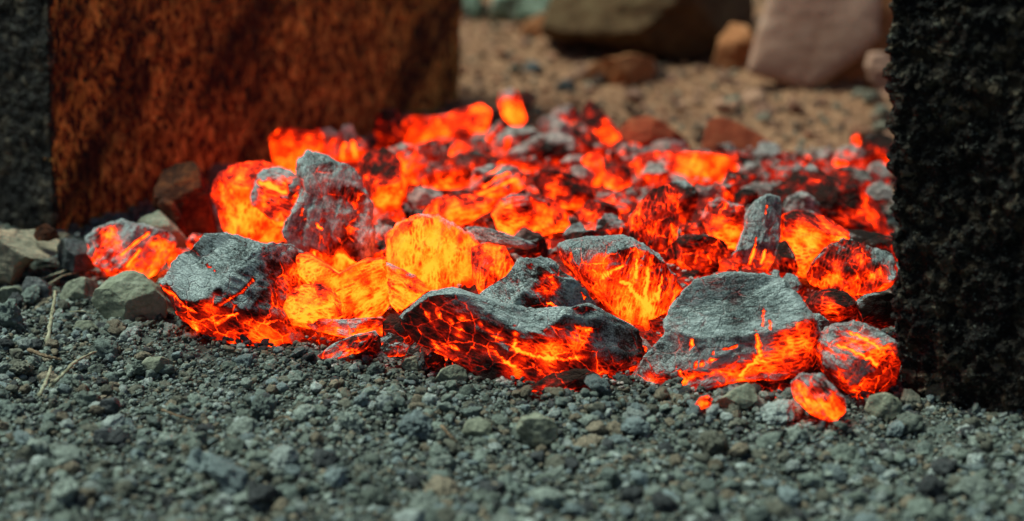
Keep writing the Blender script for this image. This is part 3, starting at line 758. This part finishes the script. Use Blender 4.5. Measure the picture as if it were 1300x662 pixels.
coal('square orange coal standing upright behind the rounded centre coal',
     [(800,300),(801,276),(812,258),(830,241),(848,234),(860,244),(861,275),(859,305),(862,330),(848,338),(824,324),(806,310)],
     .66, -.12, yb=398, T=32, lvl=6, grain=84, n=3.4, cuts=3, anorm=.15, hgrad=.0, spots=[(815,285,16,.12),(835,265,12,.05),(852,310,12,-.32),(852,280,9,-.12)], ashes=[(848,233,8,.3)])
coal('dark red coal behind the right shoulder of the square upright coal',
     [(842,236),(856,230),(874,230),(886,244),(882,268),(876,284),(862,284)], .40, .05, yb=352, T=20, lvl=5, grain=60, ashes=[(868,230,9,.4)])
coal('short fibrous brown and red coal at the foot of the square upright coal',
     [(856,306),(868,298),(895,299),(915,303),(928,318),(924,340),(900,352),(872,352),(858,336)], .50, .02, yb=400, T=30, lvl=6, grain=-8, anorm=.35, spots=[(866,325,9,.2),(905,312,10,.1),(885,340,14,-.12)])
coal('orange coal under a grey arched ash edge left of the slanting slab',
     [(891,275),(900,256),(912,252),(926,258),(944,262),(946,290),(938,318),(918,314),(902,304)], .68, .15, yb=378, T=24, lvl=5, anorm=.45, ashes=[(905,255,9,.6),(930,260,9,.6),(892,270,6,.5)])
coal('small red ribbed coal between the upright orange coal and arched coal',
     [(864,292),(874,281),(890,280),(902,290),(900,304),(880,308),(866,304)], .52, -.05, yb=372, T=17, lvl=5)
coal('smooth pale oval ash pebble behind the arched coal',
     [(885,247),(892,238),(905,237),(912,244),(904,250),(890,251)], .1, .95, yb=300, T=9, lvl=4, rough=.02, groove=.0)
coal('tiny black arch shaped coal with orange inside, behind the slanting slab',
     [(913,238),(920,224),(928,215),(935,222),(938,240),(934,254),(920,256)], .44, .32, yb=312, T=11, lvl=5, spots=[(929,232,5,.3),(936,250,6,.3)])
coal('black shadowed coal right of the tiny arch shaped coal',
     [(930,246),(945,238),(962,244),(965,258),(948,266),(934,262)], .2, -.2, yb=314, T=15, lvl=5)
coal('long grey ash slope behind the slanting slab',
     [(940,240),(958,232),(985,233),(1000,240),(985,250),(962,252)], .30, .75, yb=304, T=16, lvl=5)
coal('lumpy dark grey ash coal above the yellow cored coal',
     [(994,262),(1002,250),(1016,244),(1030,250),(1040,262),(1052,270),(1030,276),(1000,274)], .18, .72, yb=330, T=20, lvl=5, rough=.1)
coal('striped grey and orange split coal in the middle of the fire',
     [(596,238),(604,216),(624,208),(648,210),(668,221),(666,238),(646,250),(618,256),(600,252)],
     .60, .38, yb=318, T=28, lvl=6, grain=32, n=2.7, groove=.03, anorm=.4, ashes=[(622,218,14,.35)], spots=[(655,232,9,.15),(635,248,10,.12)],
     cracks=[([(612,240),(632,226),(648,220)],1.4),([(604,250),(628,240),(655,228)],1.6),([(618,222),(634,214)],1.2)])
coal('flat mottled orange coal left of the striped split coal',
     [(534,228),(548,217),(575,214),(598,216),(600,230),(585,240),(556,240),(538,238)], .66, -.02, yb=300, T=22, lvl=5, grain=5)
coal('bright orange coal lying below the striped split coal',
     [(532,272),(552,252),(580,246),(606,248),(630,254),(622,268),(600,280),(575,288),(548,284)], .74, -.08, yb=346, T=28, lvl=5, grain=18, spots=[(578,258,10,.12),(590,272,8,.12)])
coal('blue grey ash coal in the gap left of the bright orange lying coal',
     [(517,250),(530,238),(548,238),(562,246),(556,262),(536,270),(520,264)], .25, .72, yb=312, T=17, lvl=5)
coal('small dark splinter with pale edge right of the mottled red coal',
     [(508,262),(516,256),(524,268),(526,282),(516,278)], .2, .5, yb=330, T=6, lvl=4)
coal('round pink and orange coal with ashy top at the centre of the fire',
     [(624,272),(634,254),(652,247),(672,248),(692,258),(706,275),(704,294),(680,302),(652,302),(632,292)], .74, .22, yb=360, T=32, lvl=5, anorm=.45, spots=[(645,268,10,.12),(690,272,8,.1)])
coal('tilted orange coal right of the round pink centre coal',
     [(670,252),(684,246),(702,254),(718,268),(724,286),(712,304),(694,298),(680,278)], .66, .0, yb=354, T=24, lvl=5, grain=-45)
coal('deep red coal with small yellow patch at centre',
     [(674,230),(686,216),(706,216),(730,224),(752,232),(756,250),(738,266),(712,264),(690,250)], .50, -.08, yb=326, T=28, lvl=5, spots=[(702,240,9,.38)], ashes=[(700,220,8,.2)])
coal('pale ash lump above the deep red coal',
     [(716,222),(728,211),(744,212),(756,222),(752,232),(732,232)], .42, .82, yb=284, T=16, lvl=5)
coal('white grey ash lump just beneath the silver grey plank',
     [(712,206),(722,197),(738,198),(750,208),(742,216),(724,217)], .42, .8, yb=266, T=14, lvl=5)
coal('orange lump with dark nook right of centre',
     [(764,226),(776,212),(792,210),(804,220),(802,234),(784,242),(768,238)], .68, .15, yb=290, T=20, lvl=5, spots=[(796,216,5,-.4)])
coal('pink and orange flat coal with grey lip left of the square upright coal',
     [(755,254),(772,244),(792,247),(802,258),(798,270),(778,274),(760,266)], .64, .38, yb=322, T=19, lvl=5)
coal('knobbly red coal between the centre coals and the square upright coal',
     [(732,270),(748,254),(768,256),(788,268),(800,288),(790,304),(762,306),(740,294)], .50, .05, yb=352, T=26, lvl=5, spots=[(745,272,6,.15)])
coal('small arched coal with grey rim and red hollow left of the square upright coal',
     [(755,298),(758,282),(768,272),(782,272),(793,284),(797,304),(784,314),(764,312)], .46, .35, yb=372, T=16, lvl=5, anorm=.3, ashes=[(772,272,9,.6),(786,280,7,.5),(758,285,6,.4)], spots=[(775,298,8,.15)])
coal('pointed grey ash chip left of the small arched coal',
     [(714,300),(722,288),(736,282),(743,290),(740,302),(726,308)], .28, .7, yb=366, T=11, lvl=4)
coal('dull orange slab in the shade under the silver grey plank',
     [(586,210),(604,198),(640,200),(682,206),(690,216),(662,222),(618,218),(596,218)], .48, .08, yb=262, T=22, lvl=5, grain=-3)
coal('dark smoky coal right of the thin grey ash ridge',
     [(640,318),(662,308),(690,302),(706,312),(700,328),(672,330),(652,332)], .26, .05, yb=392, T=24, lvl=5)
coal('thin pale splinter sticking out below the ash ridge',
     [(646,322),(654,322),(668,330),(672,336),(660,334)], .2, .75, yb=396, T=4, lvl=4)
coal('rust brown rim of coal peeping over the rounded centre coal',
     [(708,304),(722,296),(750,292),(775,298),(772,306),(740,310)], .34, .1, yb=398, T=18, lvl=5)
coal('small red coal half buried at the left foot of the long front coal',
     [(482,430),(494,424),(510,428),(520,440),(514,452),(494,454),(484,444)], .36, .05, yb=476, T=13, lvl=5)
coal('small dim red crumb on the gravel before the long front coal',
     [(538,456),(548,446),(562,450),(568,460),(556,468),(542,466)], .34, .15, yb=482, T=10, lvl=5)
coal('tiny yellow tipped ember beside the flat grey stone at front',
     [(882,514),(890,504),(898,499),(904,506),(902,516),(890,520)], .80, .15, yb=538, T=8, lvl=4, spots=[(890,511,5,.2)], ashes=[(900,503,5,.5)])
coal('dark red glowing lump in the hollow under the broad front coal',
     [(958,486),(972,470),(1000,466),(1014,478),(1012,500),(990,510),(966,504)], .40, -.25, yb=508, T=20, lvl=5)
coal('red underside fragment beneath the long front coal',
     [(668,494),(700,474),(745,468),(765,478),(748,494),(712,504),(684,504)], .42, -.25, yb=500, T=20, lvl=5)

# ------------------------------------------------------------------ stones and rocks
STONE = rock_material('weathered stone', (.10, .105, .075), (.20, .215, .155), (.30, .31, .23), 110)
GREENST = rock_material('green grey stone', (.13, .145, .10), (.215, .235, .165), (.30, .32, .24), 90, .0016)
TANST = rock_material('tan capped stone', (.12, .12, .085), (.27, .24, .17), (.45, .33, .22), 55, .002)
DARKST = rock_material('sooty stone', (.012, .014, .014), (.035, .042, .042), (.09, .10, .10), 130, spec=.5, rough=.6)
REDST = rock_material('rusty stone', (.02, .007, .003), (.055, .016, .006), (.16, .05, .015), 70, .0016)
CLAY = rock_material('red clay', (.20, .045, .02), (.30, .07, .03), (.42, .12, .05), 60)
PALE = rock_material('pale brick', (.34, .18, .12), (.40, .23, .16), (.46, .29, .21), 45)
BOULD = rock_material('mossy boulder', (.045, .024, .01), (.10, .055, .024), (.13, .085, .04), 22, .004)
MINT = rock_material('lichen rock', (.05, .07, .04), (.20, .26, .19), (.42, .52, .42), 26, .004)
ORCLAY = rock_material('orange clay', (.22, .08, .03), (.34, .13, .05), (.45, .2, .09), 30)

def stone(name, cat, label, poly, mat, group=None, **k):
    return tag(solid(name, poly, mat, **k), label, cat, group)

stone('rock', 'rock', 'squat green grey stone resting against the blocky coal at left',
      [(116,382),(124,366),(138,352),(160,344),(182,349),(200,364),(212,382),(210,404),(194,418),(160,416),(132,404)], GREENST, yb=422, T=36, lvl=6, n=2.7, rough=.04,
      ridge=[(110,388),(150,380),(190,392),(215,395)], slope=(.6,.3))
stone('rock', 'rock', 'tan topped dark sided rock at the left edge below the rust block',
      [(-40,300),(-10,293),(20,291),(50,293),(75,306),(74,320),(50,326),(30,338),(22,360),(0,366),(-40,366)], TANST, yb=372, T=50, lvl=6, n=3.2, rough=.05,
      ridge=[(-40,335),(20,330),(80,312)], slope=(.2,.8))
stone('rock', 'rock', 'knobbly brown lump sitting on the tan topped rock',
      [(42,300),(46,289),(58,284),(70,291),(75,302),(62,306),(48,306)], REDST, yb=345, T=12, lvl=5, z0=.01)
stone('rock', 'rock', 'dark green rock wedged behind the pink streaked coal',
      [(170,288),(182,276),(200,267),(214,278),(228,294),(240,310),(226,318),(204,312),(184,306)], STONE, yb=345, T=26, lvl=5, rough=.04)
stone('rock', 'rock', 'rust brown slab of stone leaning on the rust coloured block',
      [(196,262),(198,232),(202,212),(222,205),(246,206),(256,218),(264,244),(272,276),(275,296),(258,304),(236,306),(216,288)], REDST, yb=328, T=30, lvl=6, n=3.6, rough=.035,
      ridge=[(190,235),(240,232),(275,240)], slope=(.2,.2))
stone('rock', 'rock', 'low rust brown wedge in front of the leaning rust slab',
      [(200,258),(206,252),(220,256),(230,272),(238,300),(228,312),(212,290)], REDST, yb=336, T=14, lvl=5, n=3)
stone('charred_wood', 'charred wood', 'black charred chunk between the tan topped rock and pink coal',
      [(70,318),(76,304),(92,303),(112,310),(122,324),(118,342),(96,348),(74,338)], DARKST, yb=368, T=26, lvl=5, n=3, rough=.05)
stone('rock', 'stone', 'dark bluish stone at left just under the tan topped rock',
      [(24,362),(34,351),(50,352),(64,364),(66,380),(50,388),(34,382)], DARKST, 'stones at the left edge', yb=392, T=17, lvl=5, rough=.06)
stone('rock', 'stone', 'dark rounded stone touching the squat green grey stone',
      [(76,378),(84,360),(104,352),(122,356),(124,372),(110,388),(88,390)], STONE, 'stones at the left edge', yb=394, T=22, lvl=5, rough=.07)
stone('rock', 'stone', 'low green grey stone at the very left edge',
      [(-6,374),(6,364),(22,364),(32,374),(26,384),(4,386)], STONE, 'stones at the left edge', yb=390, T=16, lvl=5)
stone('rock', 'stone', 'dark small stone between the green grey stone and blocky coal',
      [(196,366),(202,354),(211,352),(216,364),(211,376),(200,374)], STONE, yb=402, T=9, lvl=5, rough=.08)
stone('rock', 'stone', 'light angular pebble left of the squat green grey stone',
      [(93,416),(97,408),(114,407),(126,417),(120,426),(98,425)], STONE, 'stones at the left edge', yb=428, T=11, lvl=5, n=3)
stone('rock', 'stone', 'flat grey stone poking out under the broad front coal',
      [(906,513),(918,504),(934,493),(950,487),(959,493),(962,508),(948,519),(922,521)], STONE, yb=534, T=20, lvl=5, rough=.05)
stone('rock', 'stone', 'smooth brownish pebble on the gravel below the blocky coal',
      [(180,462),(186,454),(206,453),(220,460),(216,470),(196,474),(184,470)], STONE, yb=474, T=14, lvl=5, rough=.04)
stone('rock', 'stone', 'round pale lump near the bottom centre of the gravel',
      [(586,548),(592,534),(610,530),(624,538),(624,556),(606,562),(592,560)], STONE, yb=562, T=16, lvl=5, rough=.08)
stone('rock', 'stone', 'large crumbly lump near the bottom right of centre',
      [(655,545),(662,530),(685,526),(706,536),(708,556),(690,568),(664,566)], STONE, yb=570, T=20, lvl=5, rough=.1)
stone('rock', 'stone', 'crumbly soil clod in front of the barrel shaped coal',
      [(1098,520),(1104,503),(1122,498),(1140,506),(1146,522),(1128,534),(1106,532)], STONE, yb=534, T=20, lvl=5, rough=.12)
stone('rock', 'stone', 'flat topped clod below the left end of the long front coal',
      [(508,464),(514,454),(532,452),(544,460),(538,470),(518,472)], STONE, yb=476, T=13, lvl=5, rough=.08)
stone('rock', 'stone', 'mound shaped clod below the middle of the long front coal',
      [(552,482),(562,468),(578,462),(592,470),(594,484),(574,492)], STONE, yb=492, T=16, lvl=5, rough=.1)
stone('rock', 'stone', 'black pebble near the bottom left corner of the gravel',
      [(116,560),(122,546),(138,543),(152,554),(150,572),(132,578),(120,572)], DARKST, yb=578, T=16, lvl=5, rough=.08)
stone('rock', 'stone', 'round brown black pebble left of the black pebble on the gravel',
      [(124,520),(130,507),(146,505),(154,516),(148,528),(132,530)], DARKST, yb=530, T=13, lvl=5, rough=.08)

# far ground
stone('clay_shard', 'clay shard', 'broad red clay shard with curved top behind the long red coal',
      [(889,196),(894,172),(899,153),(908,149),(928,153),(955,166),(978,180),(992,192),(975,204),(930,206),(900,206)], CLAY, yb=222, T=14, lvl=6, n=4, rough=.02, groove=.004, cuts=1)
stone('clay_shard', 'clay shard', 'low reddish clay wedge behind the white curved ash crust',
      [(784,166),(800,150),(822,146),(842,156),(866,172),(884,186),(860,194),(820,194),(792,188)], CLAY, yb=210, T=16, lvl=5, n=3, rough=.03)
stone('brick_fragment', 'brick fragment', 'sandy topped brick fragment lying on the soil behind the fire',
      [(740,96),(752,82),(768,76),(800,70),(828,74),(836,92),(832,110),(800,116),(775,114),(766,98)], ORCLAY, yb=116, T=34, lvl=5, n=3.4, rough=.05,
      ridge=[(740,100),(790,96),(836,94)], slope=(.1,.8))
stone('rock', 'stone', 'small dark stone left of the brick fragment on the far soil',
      [(662,90),(672,77),(684,80),(694,92),(680,97)], DARKST, yb=98, T=12, lvl=4)
stone('rock', 'stone', 'dark stone in front of the brick fragment on the far soil',
      [(702,112),(714,101),(730,103),(734,114),(718,118)], DARKST, yb=118, T=12, lvl=4)
stone('rock', 'rock', 'pale green rock at the very back beside the rust coloured block',
      [(560,34),(566,0),(576,-40),(600,-60),(612,-30),(612,10),(604,34),(584,40)], MINT, yb=42, T=34, lvl=5, rough=.08)
stone('rock', 'rock', 'knobbly green rock at the back left of the big brown boulder',
      [(616,38),(624,10),(640,-20),(670,-40),(700,-34),(712,-4),(706,30),(680,44),(640,46)], MINT, yb=50, T=44, lvl=5, rough=.1)
stone('rock', 'rock', 'orange spotted low rock at the foot of the big brown boulder',
      [(660,48),(668,28),(690,16),(720,14),(746,26),(756,48),(740,62),(700,62),(672,58)], ORCLAY, yb=62, T=26, lvl=5, rough=.12)
stone('rock', 'boulder', 'big brown green boulder filling the middle of the background',
      [(690,40),(700,0),(720,-50),(800,-90),(900,-90),(955,-50),(975,0),(972,50),(950,88),(900,94),(860,82),(800,66),(740,56)], BOULD, yb=92, T=110, lvl=6, n=3.2, rough=.05)
stone('rock', 'rock', 'brownish orange lump between the big boulder and pale slab',
      [(905,84),(912,50),(928,28),(946,30),(960,56),(958,88),(934,96)], ORCLAY, yb=97, T=26, lvl=5, rough=.06)
stone('stone_slab', 'stone slab', 'pale pinkish stone slab leaning upright at the back right',
      [(948,92),(958,50),(974,0),(990,-60),(1050,-90),(1120,-80),(1118,0),(1116,48),(1090,74),(1056,98),(1030,112),(1000,108),(970,100)], PALE, yb=118, T=16, lvl=6, n=5, rough=.015, groove=.003, cuts=0)
stone('brick_fragment', 'brick', 'red brown brick behind the pale slab at the back right',
      [(1040,118),(1052,80),(1070,20),(1090,-60),(1190,-60),(1200,120),(1160,124)], ORCLAY, yb=112, T=20, lvl=5, n=5, rough=.02, cuts=1)
stone('rock', 'stone', 'small pale stone leaning on the red brown brick',
      [(1098,84),(1104,68),(1120,66),(1136,80),(1134,112),(1118,118),(1104,102)], PALE, yb=124, T=14, lvl=5)
stone('rock', 'stone', 'mint coloured pebble on the far soil above the red clay shard',
      [(917,140),(922,124),(938,122),(944,134),(936,146),(922,146)], MINT, yb=146, T=12, lvl=4)

# ------------------------------------------------------------------ twigs
TW = rock_material('dry straw', (.13, .12, .07), (.30, .29, .19), (.45, .43, .30), 200, .0004)
TWB = rock_material('brown twig', (.05, .035, .02), (.13, .09, .055), (.30, .22, .14), 200, .0004)
def twig(label, pts, r, mat, cat='twig'):
    """pts: (px x, px y, height above ground in m)"""
    P3 = []
    for x, y, z in pts: P3.append(G(x, y, z))
    P3 = np.array(P3); n = 28; t = np.linspace(0, len(P3) - 1, n)
    c = np.column_stack([np.interp(t, range(len(P3)), P3[:, k]) for k in range(3)])
    for _ in range(4): c[1:-1] = (c[:-2] + 2 * c[1:-1] + c[2:]) / 4
    rs = np.random.RandomState(len(label)); c = c + rs.normal(size=c.shape) * r * .12
    tan = np.gradient(c, axis=0); tan /= np.linalg.norm(tan, axis=1)[:, None]
    a = np.cross(tan, [0.1, .2, 1]); a /= np.linalg.norm(a, axis=1)[:, None]; b = np.cross(tan, a)
    m = 8; V = []
    rr = r * (1 - .45 * np.linspace(0, 1, n)) * (1 + .15 * rs.normal(size=n)); rr[0] *= .3; rr[-1] *= .2
    for k in range(m):
        an = 2 * math.pi * k / m
        V.append(c + (a * math.cos(an) + b * math.sin(an) * .8) * rr[:, None])
    V = np.stack(V, 1).reshape(-1, 3); f = []
    for i in range(n - 1):
        for k in range(m):
            k2 = (k + 1) % m; f.append((i * m + k, i * m + k2, (i + 1) * m + k2, (i + 1) * m + k))
    o0 = V[0].copy()
    ob = mk('twig' if cat == 'twig' else 'straw', V - o0, np.array(f), mat, loc=o0)
    return tag(ob, label, cat, 'dry bits of plant on the ground')
twig('curved brown twig leaning on the tan topped rock at the left edge', [(-8,322,.012),(4,330,.014),(12,345,.010),(16,362,.002)], .0016, TWB)
twig('upright split straw stalk below the black charred chunk', [(60,436,.003),(64,410,.010),(69,385,.016),(70,368,.018)], .0013, TW, 'straw')
twig('pale straw lying over the gravel beside the black charred chunk', [(48,340,.010),(62,337,.012),(80,338,.010),(98,350,.006)], .0009, TW, 'straw')
twig('thin crossing straw under the black charred chunk', [(52,354,.006),(74,347,.009),(92,340,.010),(112,338,.006)], .0008, TW, 'straw')
twig('short thin straw crossing near the dark bluish stone', [(60,362,.006),(80,350,.009),(100,346,.008)], .0006, TW, 'straw')
twig('bent grey stem arching over the gravel at lower left', [(62,492,.004),(78,478,.008),(92,462,.010),(108,452,.007),(124,446,.004)], .0011, TW)
twig('short grey stem standing next to the bent arching stem', [(50,504,.004),(57,488,.008),(63,474,.010),(65,464,.010)], .0011, TW)
twig('dark twig lying flat on the gravel below the low left stones', [(36,444,.005),(56,452,.007),(80,458,.005)], .0014, TWB)
twig('fine straw on the gravel right of the light angular pebble', [(88,396,.009),(104,395,.010),(120,399,.008)], .0004, TW, 'straw')
twig('thin twig on the gravel near the bottom, below the blocky coal', [(205,520,.004),(225,528,.006),(248,534,.004)], .0008, TWB)
twig('straight twig on the gravel under the folded yellow coal', [(345,536,.004),(360,528,.006),(374,536,.005)], .0006, TWB)
twig('short dark twig left of the round pale lump at bottom centre', [(560,540,.005),(570,552,.006),(580,562,.004)], .0009, TWB)

# ------------------------------------------------------------------ the two big blocks
def block(name, label, cat, base, lean, h, mat, amp, nres=(150, 150, 150), lvlfreq=60):
    b = [np.array([*q, -.02]) for q in base]                      # 4 ground corners, counter clockwise
    t = [np.array([q[0] + lean[0], q[1] + lean[1], h]) for q in base]
    c = np.array(b + t)                                           # 0-3 bottom, 4-7 top
    nu, nv, nw = nres
    quads = [(0, 1, 5, 4, nu, nw), (1, 2, 6, 5, nv, nw), (2, 3, 7, 6, nu, nw), (3, 0, 4, 7, nv, nw), (4, 5, 6, 7, nu, nv), (3, 2, 1, 0, nu, nv)]
    V, Fs, base_i = [], [], 0
    for a, b_, c_, d, n1, n2 in quads:
        u, w = np.meshgrid(np.linspace(0, 1, n1), np.linspace(0, 1, n2)); u = u.ravel()[:, None]; w = w.ravel()[:, None]
        v = c[a] * (1 - u) * (1 - w) + c[b_] * u * (1 - w) + c[c_] * u * w + c[d] * (1 - u) * w
        i = (np.arange(n2 - 1)[:, None] * n1 + np.arange(n1 - 1)[None, :]).ravel() + base_i
        V.append(v); Fs.append(np.column_stack([i, i + 1, i + n1 + 1, i + n1])); base_i += n1 * n2
    V = np.concatenate(V); Fs = np.concatenate(Fs)
    key = np.round(V * 20000).astype(np.int64)
    _, idx, inv = np.unique(key, axis=0, return_index=True, return_inverse=True)
    V = V[idx]; Fs = inv.ravel()[Fs]
    cen = c.mean(0)
    nrm = vnormals(V, Fs)
    if (nrm * (V - cen)).sum() < 0: Fs = Fs[:, ::-1]; nrm = -nrm
    d = amp * (.9 * fbm(V * lvlfreq * .5, 3) + .9 * fbm(V * lvlfreq * 2.2 + 9, 4, .65))
    for _k in range(1): V = V + nrm * d[:, None] 
    V = V + .4 * amp * np.column_stack([fbm(V * lvlfreq + q, 3) for q in (3, 31, 57)])
    o0 = np.array([base[0][0], base[0][1], 0])
    return tag(mk(name, V - o0, Fs, mat, loc=o0), label, cat)

def rust_block_material():
    t = NT('rust coloured refractory')
    tc = t.n('Mapping', {'Vector': t.n('TexCoord').outputs['Object'], 'Scale': (1, 1, .5), 'Rotation': (0, .3, 0)}).outputs[0]
    tc0 = t.n('TexCoord').outputs['Object']
    n1 = t.noise(tc, 240, 4, .62, .8); n2 = t.noise(tc0, 40, 4, .6); n3 = t.noise(tc, 900, 3, .7)
    a = t.math('ADD', n1, t.math('MULTIPLY', t.math('SUBTRACT', n3, .5), .5))
    c = t.ramp(a, [(.37, (.012, .003, .001)), (.46, (.16, .035, .006)), (.53, (.72, .27, .045)), (.61, (.98, .58, .12))])
    c = t.mix(t.map(n2, .38, .62), c, t.mix(1.0, c, (.45, .38, .32), 'MULTIPLY'))
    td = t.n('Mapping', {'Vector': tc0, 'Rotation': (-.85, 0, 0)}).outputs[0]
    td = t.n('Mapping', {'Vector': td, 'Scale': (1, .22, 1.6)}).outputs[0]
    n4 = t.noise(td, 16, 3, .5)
    c = t.mix(t.map(n4, .52, .36), c, t.mix(1.0, c, (.22, .16, .14), 'MULTIPLY'))  # diagonal shadow bands painted into the block's colour
    h = t.math('ADD', t.math('MULTIPLY', n1, 1.2), t.math('MULTIPLY', n2, .6))
    t.surf(c, .85, h, .0045, 1.0, spec=.3)
    return t.m
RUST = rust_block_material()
def soot_material():
    t = NT('sooty aggregate')
    tc = t.n('TexCoord').outputs['Object']
    dn = t.n('TexNoise', {'Vector': tc, 'Scale': 160.0, 'Detail': 3.0})
    ds = t.n('VectorMath', {0: dn.outputs['Color']}, operation='SCALE'); ds.inputs['Scale'].default_value = .008
    wv = t.n('VectorMath', {0: tc, 1: ds.outputs[0]}, operation='ADD').outputs[0]
    v = t.n('TexVoronoi', {'Vector': wv, 'Scale': 170.0}); v2 = t.n('TexVoronoi', {'Vector': wv, 'Scale': 420.0})
    n1 = t.noise(tc, 35, 4, .6); n2 = t.noise(tc, 700, 4, .7)
    r = t.n('SeparateXYZ', {0: v.outputs['Color']}).outputs[0]; r2 = t.n('SeparateXYZ', {0: v2.outputs['Color']}).outputs[1]
    c = t.ramp(r, [(0, (.004, .0035, .003)), (.7, (.020, .013, .008)), (.90, (.09, .065, .04)), (1, (.26, .22, .16))])
    c2 = t.ramp(r2, [(0, (.003, .003, .0025)), (.85, (.014, .012, .009)), (.97, (.20, .20, .16))])
    c = t.mix(.5, c, c2, 'ADD'); c = t.mix(t.map(n1, .55, .35), c, (.004, .0035, .003)); c = t.mix(1.0, c, (.75, .70, .62), 'MULTIPLY'); c = t.mix(t.map(t.noise(tc, 700, 3, .6), .60, .70), c, (.16, .17, .14))
    h = t.math('ADD', t.math('MULTIPLY', v.outputs['Distance'], -1.0), t.math('MULTIPLY', v2.outputs['Distance'], -.5))
    h = t.math('ADD', h, t.math('MULTIPLY', n2, .35)); h = t.math('ADD', h, t.math('MULTIPLY', n1, 1.0))
    t.surf(c, .7, h, .006, 1.0, spec=.22)
    return t.m
SOOT = soot_material()

a0 = G(66, 300)[:2]; a1 = G(580, 135)[:2]; d = (a1 - a0); L = np.linalg.norm(d); d /= L; pr = np.array([-d[1], d[0]])
# a dark sooty end of the block is what the camera sees at the far left: the block has its own soot face
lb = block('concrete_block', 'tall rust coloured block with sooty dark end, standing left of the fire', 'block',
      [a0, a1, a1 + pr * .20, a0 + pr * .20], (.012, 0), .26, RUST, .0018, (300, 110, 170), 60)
lb.data.materials.append(SOOT)
me = lb.data
npoly = len(me.polygons); cen = np.zeros(npoly * 3, dtype=np.float32); me.polygons.foreach_get('center', cen); cen = cen.reshape(-1, 3)
along = cen[:, 0] * d[0] + cen[:, 1] * d[1] - cen[:, 2] * .012 / .26 * d[0]
edge = .004 + .005 * fbm(cen * 70.0, 4)
me.polygons.foreach_set('material_index', (along < edge).astype(np.int32))

b0 = G(1147, 505)[:2]; b1 = G(1300, 534)[:2]; d2 = b1 - b0; d2 /= np.linalg.norm(d2); pr2 = np.array([-d2[1], d2[0]])
block('concrete_block', 'soot blackened rough block standing right of the fire', 'block',
      [b0, b0 + d2 * .20, b0 + d2 * .20 + pr2 * .11, b0 + pr2 * .11], (-.024, 0), .27, SOOT, .0052, (260, 100, 330), 75)

# ------------------------------------------------------------------ light
w = bpy.data.worlds.new('World'); S.world = w; w.use_nodes = True
nt = w.node_tree; bg = nt.nodes['Background']
sky = nt.nodes.new('ShaderNodeTexSky'); sky.sky_type = 'NISHITA'; sky.sun_disc = False
ELEV, AZ = math.radians(64), math.radians(-76)      # azimuth from +Y (away from camera), negative = left
sky.sun_elevation = ELEV; sky.sun_rotation = AZ
nt.links.new(sky.outputs[0], bg.inputs[0]); bg.inputs[1].default_value = .06
sd = bpy.data.lights.new('sun', 'SUN'); sd.energy = 4.9; sd.angle = math.radians(22); sd.color = (.86, 1.0, .88)
so = bpy.data.objects.new('sun', sd); COL.objects.link(so)
dirv = Vector((math.sin(AZ) * math.cos(ELEV), math.cos(AZ) * math.cos(ELEV), math.sin(ELEV)))
so.rotation_euler = dirv.to_track_quat('Z', 'Y').to_euler(); so.location = dirv * 3

S.render.engine = 'CYCLES'
S.cycles.max_bounces = 6; S.cycles.diffuse_bounces = 4; S.cycles.glossy_bounces = 2
S.cycles.use_denoising = True
try: S.cycles.denoiser = 'OPENIMAGEDENOISE'
except Exception: pass
S.cycles.use_adaptive_sampling = True; S.cycles.adaptive_threshold = .02
S.cycles.sample_clamp_indirect = 25
S.view_settings.view_transform = 'Standard'; S.view_settings.look = 'None'
S.view_settings.exposure = 0; S.view_settings.gamma = 1
